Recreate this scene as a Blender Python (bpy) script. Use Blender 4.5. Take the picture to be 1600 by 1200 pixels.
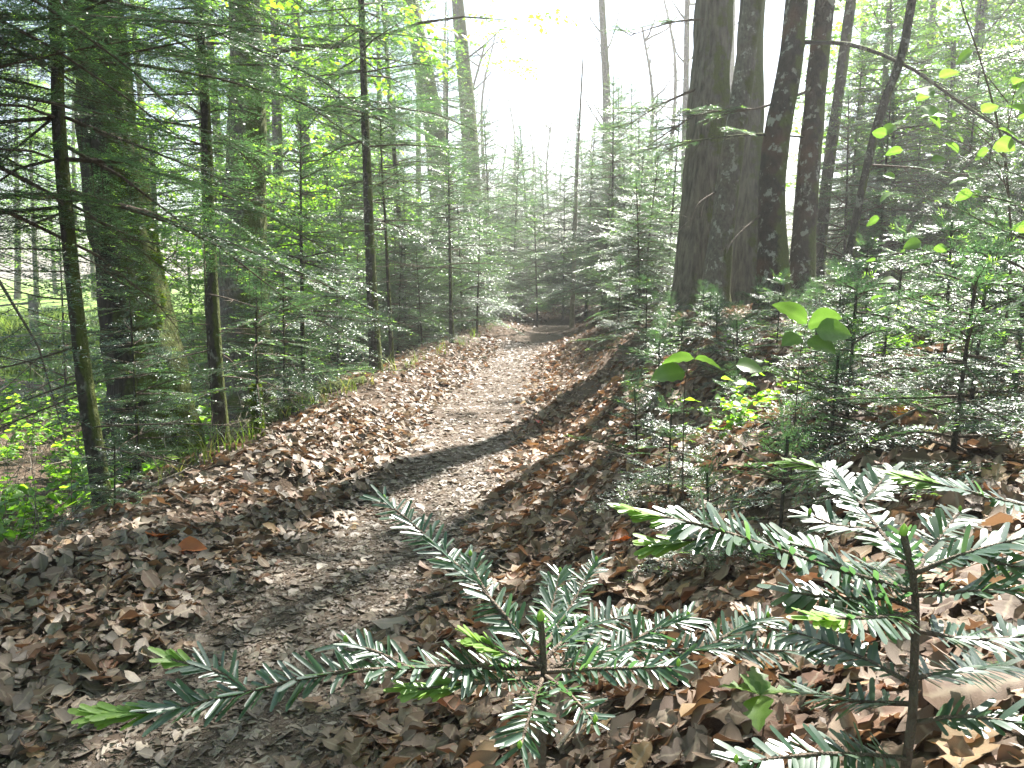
import bpy, math, random
import numpy as np
from mathutils import Vector, Matrix

R = math.radians
SC = bpy.context.scene
for o in list(bpy.data.objects):
    bpy.data.objects.remove(o)
COL = SC.collection

# ------------------------------------------------------------------ camera, sky, sun, exposure
CAM_H, FPX, PITCH = 1.10, 1350.0, R(7.6)
cam_d = bpy.data.cameras.new('camera')
cam_d.sensor_width = 36.0
cam_d.lens = 36.0 * FPX / 1600.0
cam_d.clip_start, cam_d.clip_end = 0.02, 1500.0
cam = bpy.data.objects.new('camera', cam_d)
COL.objects.link(cam)
cam.location = (0, 0, CAM_H)
cam.rotation_euler = (R(90) - PITCH, 0, 0)
SC.camera = cam

SUN_AZ, SUN_EL = R(29), R(49)          # azimuth clockwise from +Y
SUN_DIR = Vector((math.sin(SUN_AZ) * math.cos(SUN_EL), math.cos(SUN_AZ) * math.cos(SUN_EL), math.sin(SUN_EL)))
world = bpy.data.worlds.new('World')
SC.world = world
world.use_nodes = True
wn = world.node_tree
sky = wn.nodes.new('ShaderNodeTexSky')
sky.sky_type = 'NISHITA'
sky.sun_disc = False
sky.sun_elevation, sky.sun_rotation = SUN_EL, SUN_AZ
sky.dust_density, sky.air_density = 1.0, 1.0
bg = wn.nodes['Background']
bg.inputs['Strength'].default_value = 0.055
wn.links.new(sky.outputs['Color'], bg.inputs['Color'])

sun_d = bpy.data.lights.new('sun', 'SUN')
sun_d.energy, sun_d.angle, sun_d.color = 5.0, R(0.53), (1.0, 0.965, 0.90)
sun = bpy.data.objects.new('sun', sun_d)
COL.objects.link(sun)
sun.rotation_euler = (-SUN_DIR).to_track_quat('-Z', 'Y').to_euler()
sun.location = SUN_DIR * 60

SC.view_settings.view_transform = 'Standard'
SC.view_settings.look = 'None'
SC.view_settings.gamma = 1.0
SC.view_settings.use_curve_mapping = False
SC.view_settings.exposure = 2.4
SC.render.engine = 'CYCLES'
cy = SC.cycles
cy.max_bounces, cy.diffuse_bounces, cy.glossy_bounces = 6, 4, 2
cy.transmission_bounces, cy.transparent_max_bounces, cy.volume_bounces = 4, 4, 0
cy.use_denoising = True
cy.denoising_prefilter = 'ACCURATE'
cy.sample_clamp_indirect = 6.0
cy.caustics_reflective = cy.caustics_refractive = False
HAZE = 0.0031

# ------------------------------------------------------------------ helpers
def smooth(a, b, x):
    t = np.clip((np.asarray(x, float) - a) / (b - a), 0, 1)
    return t * t * (3 - 2 * t)

class Wave:
    """smooth vectorised noise: a sum of sines"""
    def __init__(s, seed, wl, n=7, dim=2):
        g = np.random.default_rng(seed)
        d = g.normal(size=(n, dim))
        d /= np.linalg.norm(d, axis=1)[:, None]
        s.k = d * (2 * np.pi / (wl * g.uniform(.6, 1.6, n)))[:, None]
        s.p = g.uniform(0, 6.28, n)
    def __call__(s, *c):
        v = 0
        for k, p in zip(s.k, s.p):
            a = p
            for q, x in zip(k, c):
                a = a + q * x
            v = v + np.sin(a)
        return v / math.sqrt(len(s.p) / 2) * .5

PY = np.array([-3, .5, 2.0, 2.8, 3.45, 4.37, 6.5, 10.6, 13.5, 16.5, 19.8, 24, 30, 40, 80.])
PX = np.array([-1.35, -.95, -.74, -.58, -.46, -.33, -.24, .04, .3, .8, 1.35, 2.9, 6, 11, 30.])
def xc(Y):
    return (np.interp(Y, PY, PX) + np.interp(Y - .7, PY, PX) + np.interp(Y + .7, PY, PX)) / 3

w1, w2, w3, w4 = Wave(1, 2.2), Wave(2, .62), Wave(3, .25), Wave(4, 9.0)
def ground_z(X, Y):
    X = np.asarray(X, float); Y = np.asarray(Y, float)
    u = X - xc(Y)
    ur = u + .12 * w1(X, Y)
    right = .64 * smooth(.36, 2.05, ur) + .2 * smooth(2.0, 5.5, ur) + .04 * np.clip(ur - 5, 0, 40)
    left = -.92 * smooth(-1.15, -3.6, u + .1 * w1(Y, X)) + .07 * np.exp(-((u + 1.05) / .3) ** 2)
    path = -.05 * np.exp(-(u / .55) ** 2)
    rough = np.where(np.abs(u) < .6, .3, 1.0)
    nz = .035 * w1(X, Y) + rough * (.022 * w2(X, Y) + .009 * w3(X, Y)) + .06 * w4(X, Y) * smooth(2, 6, np.abs(u))
    return right + left + path + nz

cp, sp_ = math.cos(PITCH), math.sin(PITCH)
def ray(px, py):
    a, b = (px - 800) / FPX, (600 - py) / FPX
    return np.array([a, cp + b * sp_, -sp_ + b * cp])
def at(px, py, d):
    return np.array([0, 0, CAM_H]) + ray(px, py) * d
def gnd(px, py, far=60):
    r = ray(px, py)
    t = np.concatenate([np.arange(.4, 12, .02), np.arange(12, far, .1)])
    P = np.array([0, 0, CAM_H])[None] + t[:, None] * r
    h = P[:, 2] - ground_z(P[:, 0], P[:, 1])
    i = np.argmax(h < 0) if (h < 0).any() else len(t) - 1
    return np.array([P[i, 0], P[i, 1], float(ground_z(P[i, 0], P[i, 1]))])
def foot(px, d):
    """ground point in the column of pixel px at depth d"""
    X = (px - 800) / FPX * d
    return np.array([X, d, float(ground_z(X, d))])
def project(P):
    Q = P - np.array([0, 0, CAM_H])
    f = Q[..., 1] * cp - Q[..., 2] * sp_
    u = Q[..., 1] * sp_ + Q[..., 2] * cp
    f_ = np.maximum(f, 1e-3)
    return 800 + FPX * Q[..., 0] / f_, 600 - FPX * u / f_, f

class MB:
    def __init__(s):
        s.v, s.f, s.m, s.t, s.n, s.r = [], [], [], [], 0, []
    def add(s, v, f, mat=0, tint=.5, rib=0.):
        v = np.asarray(v, np.float32).reshape(-1, 3); f = np.asarray(f, np.int32)
        s.v.append(v); s.f.append(f + s.n); s.n += len(v)
        s.m.append(np.full(len(f), mat, np.int32))
        s.t.append(np.broadcast_to(np.asarray(tint, np.float32), (len(v),)))
        s.r.append(np.broadcast_to(np.asarray(rib, np.float32), (len(v),)))
        return s
    def mesh(s, name, mats, smooth_=True):
        me = bpy.data.meshes.new(name)
        V = np.concatenate(s.v); me.vertices.add(len(V))
        me.vertices.foreach_set('co', V.ravel())
        loops = np.concatenate([f.ravel() for f in s.f])
        tot = np.concatenate([np.full(len(f), f.shape[1], np.int32) for f in s.f])
        st = np.concatenate([[0], np.cumsum(tot)[:-1]]).astype(np.int32)
        me.loops.add(len(loops)); me.loops.foreach_set('vertex_index', loops)
        me.polygons.add(len(tot)); me.polygons.foreach_set('loop_start', st)
        me.polygons.foreach_set('material_index', np.concatenate(s.m))
        me.polygons.foreach_set('use_smooth', np.full(len(tot), smooth_, bool))
        a = me.attributes.new('tint', 'FLOAT', 'POINT')
        a.data.foreach_set('value', np.concatenate(s.t))
        R_ = np.concatenate(s.r)
        if R_.any():
            a = me.attributes.new('rib', 'FLOAT', 'POINT'); a.data.foreach_set('value', R_)
        for m in (mats if isinstance(mats, (list, tuple)) else [mats]):
            me.materials.append(m)
        me.update(calc_edges=True)
        return me

def tag(o, label=None, cat=None, group=None, kind=None):
    if label: o['label'] = label
    if cat: o['category'] = cat
    if group: o['group'] = group
    if kind: o['kind'] = kind
    return o
def obj(name, me, parent=None, loc=None, **kw):
    o = bpy.data.objects.new(name, me); COL.objects.link(o)
    if parent is not None: o.parent = parent
    if loc is not None: o.location = loc
    return tag(o, **kw)
def thing(name, label, cat, loc=(0, 0, 0), rz=0, group=None, sc=1):
    o = bpy.data.objects.new(name, None); COL.objects.link(o)
    o.empty_display_size = .1
    o.location = loc; o.rotation_euler = (0, 0, rz); o.scale = (sc,) * 3
    return tag(o, label, cat, group)
def dup(root, loc, rz=0, sc=1, label=None, group=None, rx=0, ry=0):
    r = root.copy(); COL.objects.link(r)
    r.location = loc; r.rotation_euler = (rx, ry, rz); r.scale = (sc,) * 3
    if label: r['label'] = label
    if group: r['group'] = group
    for ch in root.children:
        c = ch.copy(); COL.objects.link(c); c.parent = r
        for g in ch.children:
            d = g.copy(); COL.objects.link(d); d.parent = c
    return r

def tube(P, rad, sides=6, disp=None, cap=True):
    P = np.asarray(P, float); n = len(P)
    rad = np.broadcast_to(np.asarray(rad, float), (n,))
    T = np.gradient(P, axis=0); T /= np.linalg.norm(T, axis=1)[:, None] + 1e-9
    ref = np.array([1., 0, 0]) if abs(T[0, 0]) < .8 else np.array([0, 1., 0])
    A = ref[None] - (T @ ref)[:, None] * T; A /= np.linalg.norm(A, axis=1)[:, None]
    B = np.cross(T, A)
    th = np.arange(sides) * 2 * np.pi / sides
    rr = rad[:, None] * np.ones((1, sides))
    if disp is not None: rr = rr * disp(th[None, :], np.arange(n)[:, None])
    V = P[:, None] + rr[..., None] * (np.cos(th)[None, :, None] * A[:, None] + np.sin(th)[None, :, None] * B[:, None])
    i, j = np.meshgrid(np.arange(n - 1), np.arange(sides), indexing='ij')
    j2 = (j + 1) % sides
    F = np.stack([i * sides + j, i * sides + j2, (i + 1) * sides + j2, (i + 1) * sides + j], -1).reshape(-1, 4)
    return V.reshape(-1, 3), F

def curve(pts, n):
    """Catmull-Rom resample to n points"""
    p = np.asarray(pts, float)
    if len(p) == 2:
        return p[0] + np.linspace(0, 1, n)[:, None] * (p[1] - p[0])
    q = np.vstack([2 * p[0] - p[1], p, 2 * p[-1] - p[-2]])
    d = np.concatenate([[0], np.cumsum(np.linalg.norm(np.diff(p, axis=0), axis=1))])
    s = np.linspace(0, d[-1], n); out = []
    for x in s:
        i = min(np.searchsorted(d, x, 'right') - 1, len(p) - 2)
        t = (x - d[i]) / (d[i + 1] - d[i] + 1e-9)
        a, b, c, e = q[i], q[i + 1], q[i + 2], q[i + 3]
        out.append(.5 * ((2 * b) + (-a + c) * t + (2 * a - 5 * b + 4 * c - e) * t * t + (-a + 3 * b - 3 * c + e) * t ** 3))
    return np.array(out)

# ------------------------------------------------------------------ materials
def mat(name):
    m = bpy.data.materials.new(name); m.use_nodes = True
    nt = m.node_tree
    return m, nt, nt.nodes['Principled BSDF'], nt.nodes['Material Output']
def node(nt, t, **kw):
    n = nt.nodes.new(t)
    for k, v in kw.items(): setattr(n, k, v)
    return n
def ramp(nt, stops, src):
    r = node(nt, 'ShaderNodeValToRGB')
    e = r.color_ramp.elements
    while len(e) < len(stops): e.new(.5)
    for x, (p, c) in zip(e, stops):
        x.position = p; x.color = (*c, 1)
    nt.links.new(src, r.inputs[0])
    return r.outputs['Color']
def noise(nt, scale, detail=4, rough=.55, vec=None, coord='Object', scl=None):
    n = node(nt, 'ShaderNodeTexNoise')
    n.inputs['Scale'].default_value = scale; n.inputs['Detail'].default_value = detail
    n.inputs['Roughness'].default_value = rough
    tc = node(nt, 'ShaderNodeTexCoord')
    v = tc.outputs[coord]
    if scl:
        mp = node(nt, 'ShaderNodeMapping'); mp.inputs['Scale'].default_value = scl
        nt.links.new(v, mp.inputs['Vector']); v = mp.outputs['Vector']
    nt.links.new(v, n.inputs['Vector'])
    return n.outputs['Fac']
def mix(nt, fac, a, b, kind='MIX'):
    m = node(nt, 'ShaderNodeMix', data_type='RGBA', blend_type=kind)
    for s, v in ((m.inputs[0], fac), (m.inputs[6], a), (m.inputs[7], b)):
        if hasattr(v, 'is_linked'): nt.links.new(v, s)
        elif isinstance(v, (int, float)): s.default_value = v
        else: s.default_value = (*v, 1)
    return m.outputs[2]
def math_(nt, op, a, b=None):
    m = node(nt, 'ShaderNodeMath', operation=op)
    for s, v in ((m.inputs[0], a), (m.inputs[1], b)):
        if v is None: continue
        if hasattr(v, 'is_linked'): nt.links.new(v, s)
        else: s.default_value = v
    return m.outputs[0]
def tint_random(nt):
    a = node(nt, 'ShaderNodeAttribute', attribute_name='tint')
    o = node(nt, 'ShaderNodeObjectInfo')
    return a.outputs['Fac'], o.outputs['Random']
def bump(nt, h, strength, dist, bsdf):
    b = node(nt, 'ShaderNodeBump')
    b.inputs['Strength'].default_value = strength; b.inputs['Distance'].default_value = dist
    nt.links.new(h, b.inputs['Height']); nt.links.new(b.outputs[0], bsdf.inputs['Normal'])

def leaf_mat(name, stops, tr_mul, tr_fac, rough=.4, spec=.5, use_obj=False, vein=None, rib=None, crumple=0, coat=0):
    m, nt, bs, out = mat(name)
    t, r = tint_random(nt)
    fac = math_(nt, 'FRACT', math_(nt, 'ADD', t, r)) if use_obj else t
    c = ramp(nt, stops, fac)
    if vein:
        c = mix(nt, vein[0], c, mix(nt, noise(nt, vein[1], 3), (.55, .5, .45), (1.25, 1.25, 1.25)), 'MULTIPLY')
    if rib:
        ra = node(nt, 'ShaderNodeAttribute', attribute_name='rib').outputs['Fac']
        c = mix(nt, ramp(nt, [(.0, (.35, .35, .35)), (.16, (0, 0, 0)), (1, (0, 0, 0))], ra), c, (.05, .03, .02))
        c = mix(nt, ramp(nt, [(.80, (0, 0, 0)), (.97, (rib, rib, rib))], ra), c, (.40, .33, .23))
    if crumple:
        bump(nt, noise(nt, 150, 3, .6), .6, crumple, bs)
    nt.links.new(c, bs.inputs['Base Color'])
    bs.inputs['Roughness'].default_value = rough
    bs.inputs['Specular IOR Level'].default_value = spec
    bs.inputs['Coat Weight'].default_value = coat; bs.inputs['Coat Roughness'].default_value = .3
    tr = node(nt, 'ShaderNodeBsdfTranslucent')
    nt.links.new(mix(nt, 1.0, c, tr_mul, 'MULTIPLY'), tr.inputs['Color'])
    ms = node(nt, 'ShaderNodeMixShader'); ms.inputs[0].default_value = tr_fac
    nt.links.new(bs.outputs[0], ms.inputs[1]); nt.links.new(tr.outputs[0], ms.inputs[2])
    nt.links.new(ms.outputs[0], out.inputs['Surface'])
    return m

M = {}
M['needle'] = leaf_mat('fir_needle', [(0, (.030, .070, .046)), (.45, (.046, .098, .055)), (.8, (.066, .125, .055)), (.9, (.10, .18, .05)), (1, (.24, .42, .08))],
                       (2.3, 2.4, 1.2), .40, rough=.4, spec=1.0, coat=.4)
M['fresh'] = leaf_mat('fresh_needle', [(0, (.16, .28, .06)), (1, (.28, .40, .11))], (1.4, 1.5, .7), .42, rough=.4)
M['beech'] = leaf_mat('spring_leaf', [(0, (.06, .15, .025)), (.6, (.11, .23, .035)), (1, (.19, .31, .05))], (2.6, 2.5, .8), .55, rough=.42, spec=.4)
M['bigleaf'] = leaf_mat('hazel_leaf', [(0, (.12, .22, .04)), (1, (.20, .32, .08))], (1.6, 1.8, 1.1), .45, rough=.4, spec=.5, vein=(.7, 40))
DEAD = [(0, (.15, .10, .068)), (.16, (.26, .205, .15)), (.32, (.12, .072, .047)), (.46, (.31, .225, .15)), (.58, (.19, .125, .085)), (.7, (.25, .175, .12)), (.8, (.20, .095, .052)), (.86, (.13, .095, .07)), (.93, (.32, .21, .10)), (1, (.085, .06, .045))]
M['dead'] = leaf_mat('dead_leaf', DEAD, (1.25, .95, .7), .2, rough=.6, spec=.35, use_obj=True, vein=(.75, 60), rib=.5, crumple=.0015)
M['dead_grey'] = leaf_mat('trodden_leaf', [(0, (.10, .075, .058)), (.3, (.24, .20, .155)), (.45, (.15, .115, .085)), (.65, (.33, .285, .225)), (.8, (.20, .16, .125)), (1, (.13, .085, .058))], (1.1, .95, .75), .15, rough=.55, spec=.4, use_obj=True, vein=(.75, 60), rib=.35, crumple=.0015)
M['rust_leaf'] = leaf_mat('rust_leaf', [(0, (.34, .10, .035)), (1, (.40, .15, .05))], (1.6, 1.0, .5), .35, rough=.5)
M['orange_leaf'] = leaf_mat('orange_leaf', [(0, (.55, .22, .03)), (1, (.55, .22, .03))], (1.6, 1.1, .4), .5, rough=.5)
M['red_leaf'] = leaf_mat('red_leaf', [(0, (.5, .06, .04)), (1, (.5, .06, .04))], (1.5, .8, .6), .4, rough=.5)
M['grass'] = leaf_mat('grass_blade', [(0, (.08, .14, .03)), (.7, (.15, .22, .05)), (1, (.36, .31, .17))], (1.6, 1.6, .7), .4, rough=.5, spec=.3)
M['moss_tuft'] = leaf_mat('moss_tuft', [(0, (.05, .085, .010)), (1, (.14, .20, .022))], (1.6, 1.6, .6), .35, rough=.8, spec=.1)

def bark(name, c0, c1, lichen=0., moss=0., fluted=False, red=0.):
    m, nt, bs, out = mat(name)
    s = (1, 1, .12) if fluted else (1, 1, .55)
    n1 = noise(nt, 26 if fluted else 34, 5, .65, scl=s)
    n2 = noise(nt, 3.0, 3)
    c = ramp(nt, [(.3, c0), (.62, c1)], n1)
    c = mix(nt, .5, c, mix(nt, n2, (.55, .55, .55), (1.35, 1.3, 1.25)), 'MULTIPLY')
    if red:
        c = mix(nt, math_(nt, 'MULTIPLY', ramp(nt, [(.45, (0, 0, 0)), (.7, (1, 1, 1))], noise(nt, 2.2, 2)), red), c, (.20, .095, .055))
    if lichen:
        l = ramp(nt, [(.565, (0, 0, 0)), (.615, (1, 1, 1))], noise(nt, 13, 5, .65, scl=(1, 1, .8)))
        c = mix(nt, math_(nt, 'MULTIPLY', l, lichen), c, (.36, .36, .31))
    if moss:
        g = node(nt, 'ShaderNodeNewGeometry'); sx = node(nt, 'ShaderNodeSeparateXYZ')
        nt.links.new(g.outputs['Normal'], sx.inputs[0])
        side = math_(nt, 'ADD', math_(nt, 'MULTIPLY', sx.outputs['X'], .3), math_(nt, 'MULTIPLY', sx.outputs['Z'], .5))
        f = math_(nt, 'ADD', noise(nt, 4.5, 4, .6), side)
        f = ramp(nt, [(.62 - moss * .3, (0, 0, 0)), (.75 - moss * .3, (1, 1, 1))], f)
        c = mix(nt, f, c, mix(nt, noise(nt, 60, 3), (.035, .045, .012), (.12, .14, .028)))
    nt.links.new(c, bs.inputs['Base Color'])
    bs.inputs['Roughness'].default_value = .85
    bs.inputs['Specular IOR Level'].default_value = .25
    bump(nt, n1, 1.0, .035, bs)
    return m
M['bark_fir'] = bark('fir_bark', (.028, .023, .019), (.085, .072, .06), lichen=.5, moss=.06)
M['bark_dark'] = bark('lichened_bark', (.018, .014, .011), (.06, .046, .036), lichen=.8, moss=.12, red=.55)
M['bark_pale'] = bark('speckled_bark', (.075, .065, .055), (.19, .17, .145), lichen=1., moss=.05, red=.3)
M['bark_flute'] = bark('furrowed_bark', (.035, .031, .026), (.18, .157, .128), moss=.1, fluted=True)
M['bark_moss'] = bark('mossy_bark', (.014, .012, .010), (.055, .044, .034), moss=.12, fluted=True)
M['bark_grey'] = bark('grey_bark', (.05, .045, .04), (.15, .135, .115), moss=.35, lichen=.5)
M['twig'] = bark('twig_bark', (.07, .052, .038), (.16, .125, .095))
M['twig_pale'] = bark('dry_twig', (.20, .165, .125), (.36, .31, .25))
M['post'] = bark('weathered_wood', (.16, .145, .125), (.33, .30, .26), fluted=True)

def ground_mat(name, stops, stops2, sc=1.0, b=.03):
    m, nt, bs, out = mat(name)
    n1, n2, n3 = noise(nt, 70 * sc, 6, .7), noise(nt, 7 * sc, 4), noise(nt, 260 * sc, 3)
    c = ramp(nt, stops, n1)
    c = mix(nt, ramp(nt, [(.35, (0, 0, 0)), (.65, (1, 1, 1))], n2), c, ramp(nt, stops2, n3))
    nt.links.new(c, bs.inputs['Base Color'])
    bs.inputs['Roughness'].default_value = .9
    bs.inputs['Specular IOR Level'].default_value = .2
    bump(nt, math_(nt, 'ADD', n1, math_(nt, 'MULTIPLY', n3, .4)), .8, b, bs)
    return m
M['soil'] = ground_mat('forest_soil', [(.3, (.05, .035, .025)), (.6, (.13, .09, .062)), (.75, (.22, .165, .115))], [(.3, (.06, .042, .03)), (.7, (.17, .115, .075))])
M['path'] = ground_mat('trodden_earth', [(.3, (.05, .036, .026)), (.55, (.115, .085, .062)), (.72, (.20, .155, .115))], [(.3, (.07, .05, .037)), (.7, (.18, .135, .10))], 1.1, .02)
M['meadow'] = ground_mat('meadow_turf', [(.3, (.10, .17, .03)), (.7, (.20, .30, .06))], [(.3, (.13, .20, .04)), (.7, (.24, .33, .08))], .3)

# ------------------------------------------------------------------ setting: forest floor, path, meadow
def sheet(xs, ys, zfun, name, m):
    X, Y = np.meshgrid(xs, ys)
    V = np.stack([X, Y, zfun(X, Y)], -1).reshape(-1, 3)
    ny, nx = X.shape
    i, j = np.meshgrid(np.arange(ny - 1), np.arange(nx - 1), indexing='ij')
    a = i * nx + j
    F = np.stack([a, a + 1, a + nx + 1, a + nx], -1).reshape(-1, 4)
    return obj(name, MB().add(V, F).mesh(name, m), kind='structure')
xs = np.concatenate([np.linspace(-140, -12, 40)[:-1], np.linspace(-12, -3.2, 60)[:-1], np.linspace(-3.2, 4.2, 140)[:-1], np.linspace(4.2, 14, 60)[:-1], np.linspace(14, 140, 40)])
ys = np.concatenate([np.linspace(-30, -1, 12)[:-1], np.linspace(-.5, 9, 180)[:-1], np.linspace(9, 26, 100)[:-1], np.linspace(26, 150, 50)])
PATH_W = .48
wedge = Wave(9, .7)
sheet(xs, ys, lambda X, Y: ground_z(X, Y) - .03 * (1 - smooth(PATH_W * .9, PATH_W * 1.05, np.abs(X - xc(Y)))) * (Y < 34), 'forest_floor', M['soil'])
yy = np.concatenate([np.arange(-2, 9, .045), np.arange(9, 34, .12)])
tt = np.linspace(-1, 1, 31)
Yg, Tg = np.meshgrid(yy, tt, indexing='ij')
wdt = PATH_W * (.95 + .10 * wedge(Yg, 3 * Tg))
Xg = xc(Yg) + Tg * wdt
Zg = ground_z(Xg, Yg) + .006 - .04 * smooth(.86, 1, np.abs(Tg))
i, j = np.meshgrid(np.arange(len(yy) - 1), np.arange(30), indexing='ij')
a = i * 31 + j
obj('path', MB().add(np.stack([Xg, Yg, Zg], -1), np.stack([a, a + 1, a + 32, a + 31], -1).reshape(-1, 4)).mesh('path', M['path']), kind='structure')
sheet(np.concatenate([np.linspace(-138, -60, 20)[:-1], np.linspace(-60, -6.5, 60)]), np.concatenate([np.linspace(15.5, 80, 60), np.linspace(80, 148, 14)[1:]]), lambda X, Y: ground_z(X, Y) + .05 + .25 * smooth(15.5, 17.5, Y) * smooth(-6.5, -8, X) - .1 * (1 - smooth(15.5, 16, Y)), 'meadow', M['meadow'])

# ------------------------------------------------------------------ fir sprays (flat fronds), assembled into crowns
def frond(L, g, sp=.0085, nl=.024, nw=.0034, dens=1.0):
    """flat fir spray along +X, face up +Z: returns wood (v,f), needles (v,f,tint)"""
    segs = []                                   # p0, dir, len, r, order
    segs.append((np.array([0., 0]), 0., L, 1))
    s = .10 * L + .02; side = 1
    while s < L - .02:
        for sd in (1, -1):
            if g.random() < .80:
                ls = (.50 * (L - s) + .035) * g.uniform(.6, 1.1)
                an = sd * R(g.uniform(42, 60))
                p = np.array([s + g.uniform(-.01, .01), 0.])
                segs.append((p, an, ls, 2))
                if ls > .13:
                    t = .06
                    while t < ls - .03:
                        for s2 in (1, -1):
                            if g.random() < .75:
                                l2 = (.42 * (ls - t) + .02) * g.uniform(.6, 1.1)
                                q = p + t * np.array([math.cos(an), math.sin(an)])
                                segs.append((q, an + s2 * R(g.uniform(38, 55)), l2, 3))
                        t += g.uniform(.045, .07)
        s += g.uniform(.045, .075) * (1 + .3 * L)
    droop = g.uniform(.02, .42); lift = g.uniform(-.1, .16); kink = g.uniform(-.10, .10); kp = g.uniform(0, 6)
    def zz(x, y):
        return lift * x - droop * (x * x + .6 * y * y) / max(L, .3)
    wv, wf, n = [], [], 0
    NP, ND, NT, NS = [], [], [], []
    for p, an, ls, od in segs:
        d = np.array([math.cos(an), math.sin(an)])
        tz = g.uniform(-.12, .12) if od > 1 else 0
        k = 5 if od == 1 else 3
        t = np.linspace(0, ls, k)
        xy = p + t[:, None] * d
        xy = xy + np.column_stack([0 * t, kink * L * (np.sin(xy[:, 0] / L * 4 + kp) - np.sin(kp))])
        P3 = np.column_stack([xy, zz(xy[:, 0], xy[:, 1]) + tz * t])
        if od < 3:
            r0 = (.0035 + .006 * L) if od == 1 else .0022
            v, f = tube(P3, np.linspace(r0, .0008, k), 4 if od == 1 else 3)
            wv.append(v); wf.append(f + n); n += len(v)
        start = .22 * ls if od == 1 else .06 * ls
        tn = np.arange(start, ls, sp / dens)
        if len(tn) == 0: continue
        tip = g.random() < .16
        for sd in (1, -1):
            tj = tn + g.uniform(-.3, .3, len(tn)) * sp
            q = p + tj[:, None] * d
            q = q + np.column_stack([0 * tj, kink * L * (np.sin(q[:, 0] / L * 4 + kp) - np.sin(kp))])
            B = np.column_stack([q, zz(q[:, 0], q[:, 1]) + tz * tj])
            fan = R(1) * (g.uniform(48, 72, len(tn)) - 30 * smooth(.85, 1, tn / ls))
            a2 = an + sd * fan
            up = g.uniform(-.05, .38, len(tn))
            D = np.column_stack([np.cos(a2), np.sin(a2), up])
            NP.append(B); ND.append(D)
            tb = g.uniform(0, .75) * .6 + g.uniform(0, .75, len(tn)) * .4
            NT.append(np.where(tip & (tn > ls - .035), 1.0, tb))
    NP, ND, NT = np.concatenate(NP), np.concatenate(ND), np.concatenate(NT)
    ND /= np.linalg.norm(ND, axis=1)[:, None]
    ln = nl * g.uniform(.7, 1.1, len(NP))
    W = np.cross(ND, np.array([0, 0, 1.])[None] + g.normal(0, .35, (len(NP), 3)))
    W /= np.linalg.norm(W, axis=1)[:, None]
    w = nw * g.uniform(.8, 1.2, len(NP)) / math.sqrt(dens)
    V = np.stack([NP, NP + ND * (ln * .55)[:, None] + W * (w / 2)[:, None], NP + ND * ln[:, None] - np.array([0, 0, .002]), NP + ND * (ln * .55)[:, None] - W * (w / 2)[:, None]], 1)
    F = (np.arange(len(NP))[:, None] * 4 + np.arange(4)[None])
    return (np.concatenate(wv), np.concatenate(wf)), (V.reshape(-1, 3), F, np.repeat(NT, 4))

gF = np.random.default_rng(11)
FL = [.12, .22, .36, .55, .8, 1.15, 1.6]
FROND = {L: [frond(L, gF, sp=.0085 if L < .5 else .011 if L < 1 else .014, nw=.0034 if L < .5 else .0040 if L < 1 else .0048) for _ in range(4)] for L in FL}

FROND_LO = {L: [frond(L, gF, sp=.019 if L < .5 else .024 if L < 1 else .03, nl=.027, nw=.0068 if L < .5 else .0078) for _ in range(3)] for L in FL}

def rot(yaw, pitch, roll=0):
    return np.array(Matrix.Rotation(yaw, 3, 'Z') @ Matrix.Rotation(-pitch, 3, 'Y') @ Matrix.Rotation(roll, 3, 'X'))

def trunk_mesh(pts, r0, r1, m, sides=10, rings=24, flare=0., rough=.06, flutes=0, seed=0, exp=1.0):
    P = curve(pts, rings)
    h = np.linspace(0, 1, rings)
    rad = r0 + (r1 - r0) * h ** exp
    L = np.linalg.norm(P[-1] - P[0])
    rad = rad * (1 + flare * np.exp(-h * L / (.28 + r0)))
    g = np.random.default_rng(seed)
    wa = Wave(seed + 50, .35, 6, 3); wb = Wave(seed + 51, .09, 6, 3)
    ph = g.uniform(0, 6.28, 4)
    def disp(th, k):
        z = P[k[:, 0], 2][:, None]
        x, y = np.cos(th) * r0, np.sin(th) * r0
        d = 1 + rough * (wa(x, y, z * .6) + .5 * wb(x, y, z * .4))
        if flutes:
            d = d + .035 * np.sin(flutes * th + ph[0] + 1.2 * np.sin(z * .9)) + .03 * np.abs(np.sin(flutes * 1.5 * th + ph[1] + .8 * np.sin(z * 1.7 + ph[2])))
        if flare:
            d = d + flare * .22 * np.exp(-(z - P[0, 2]) / .25) * np.cos(5 * th + ph[3])
        return d
    v, f = tube(P, rad, sides, disp)
    return MB().add(v, f).mesh('trunk', m), P, rad

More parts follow.
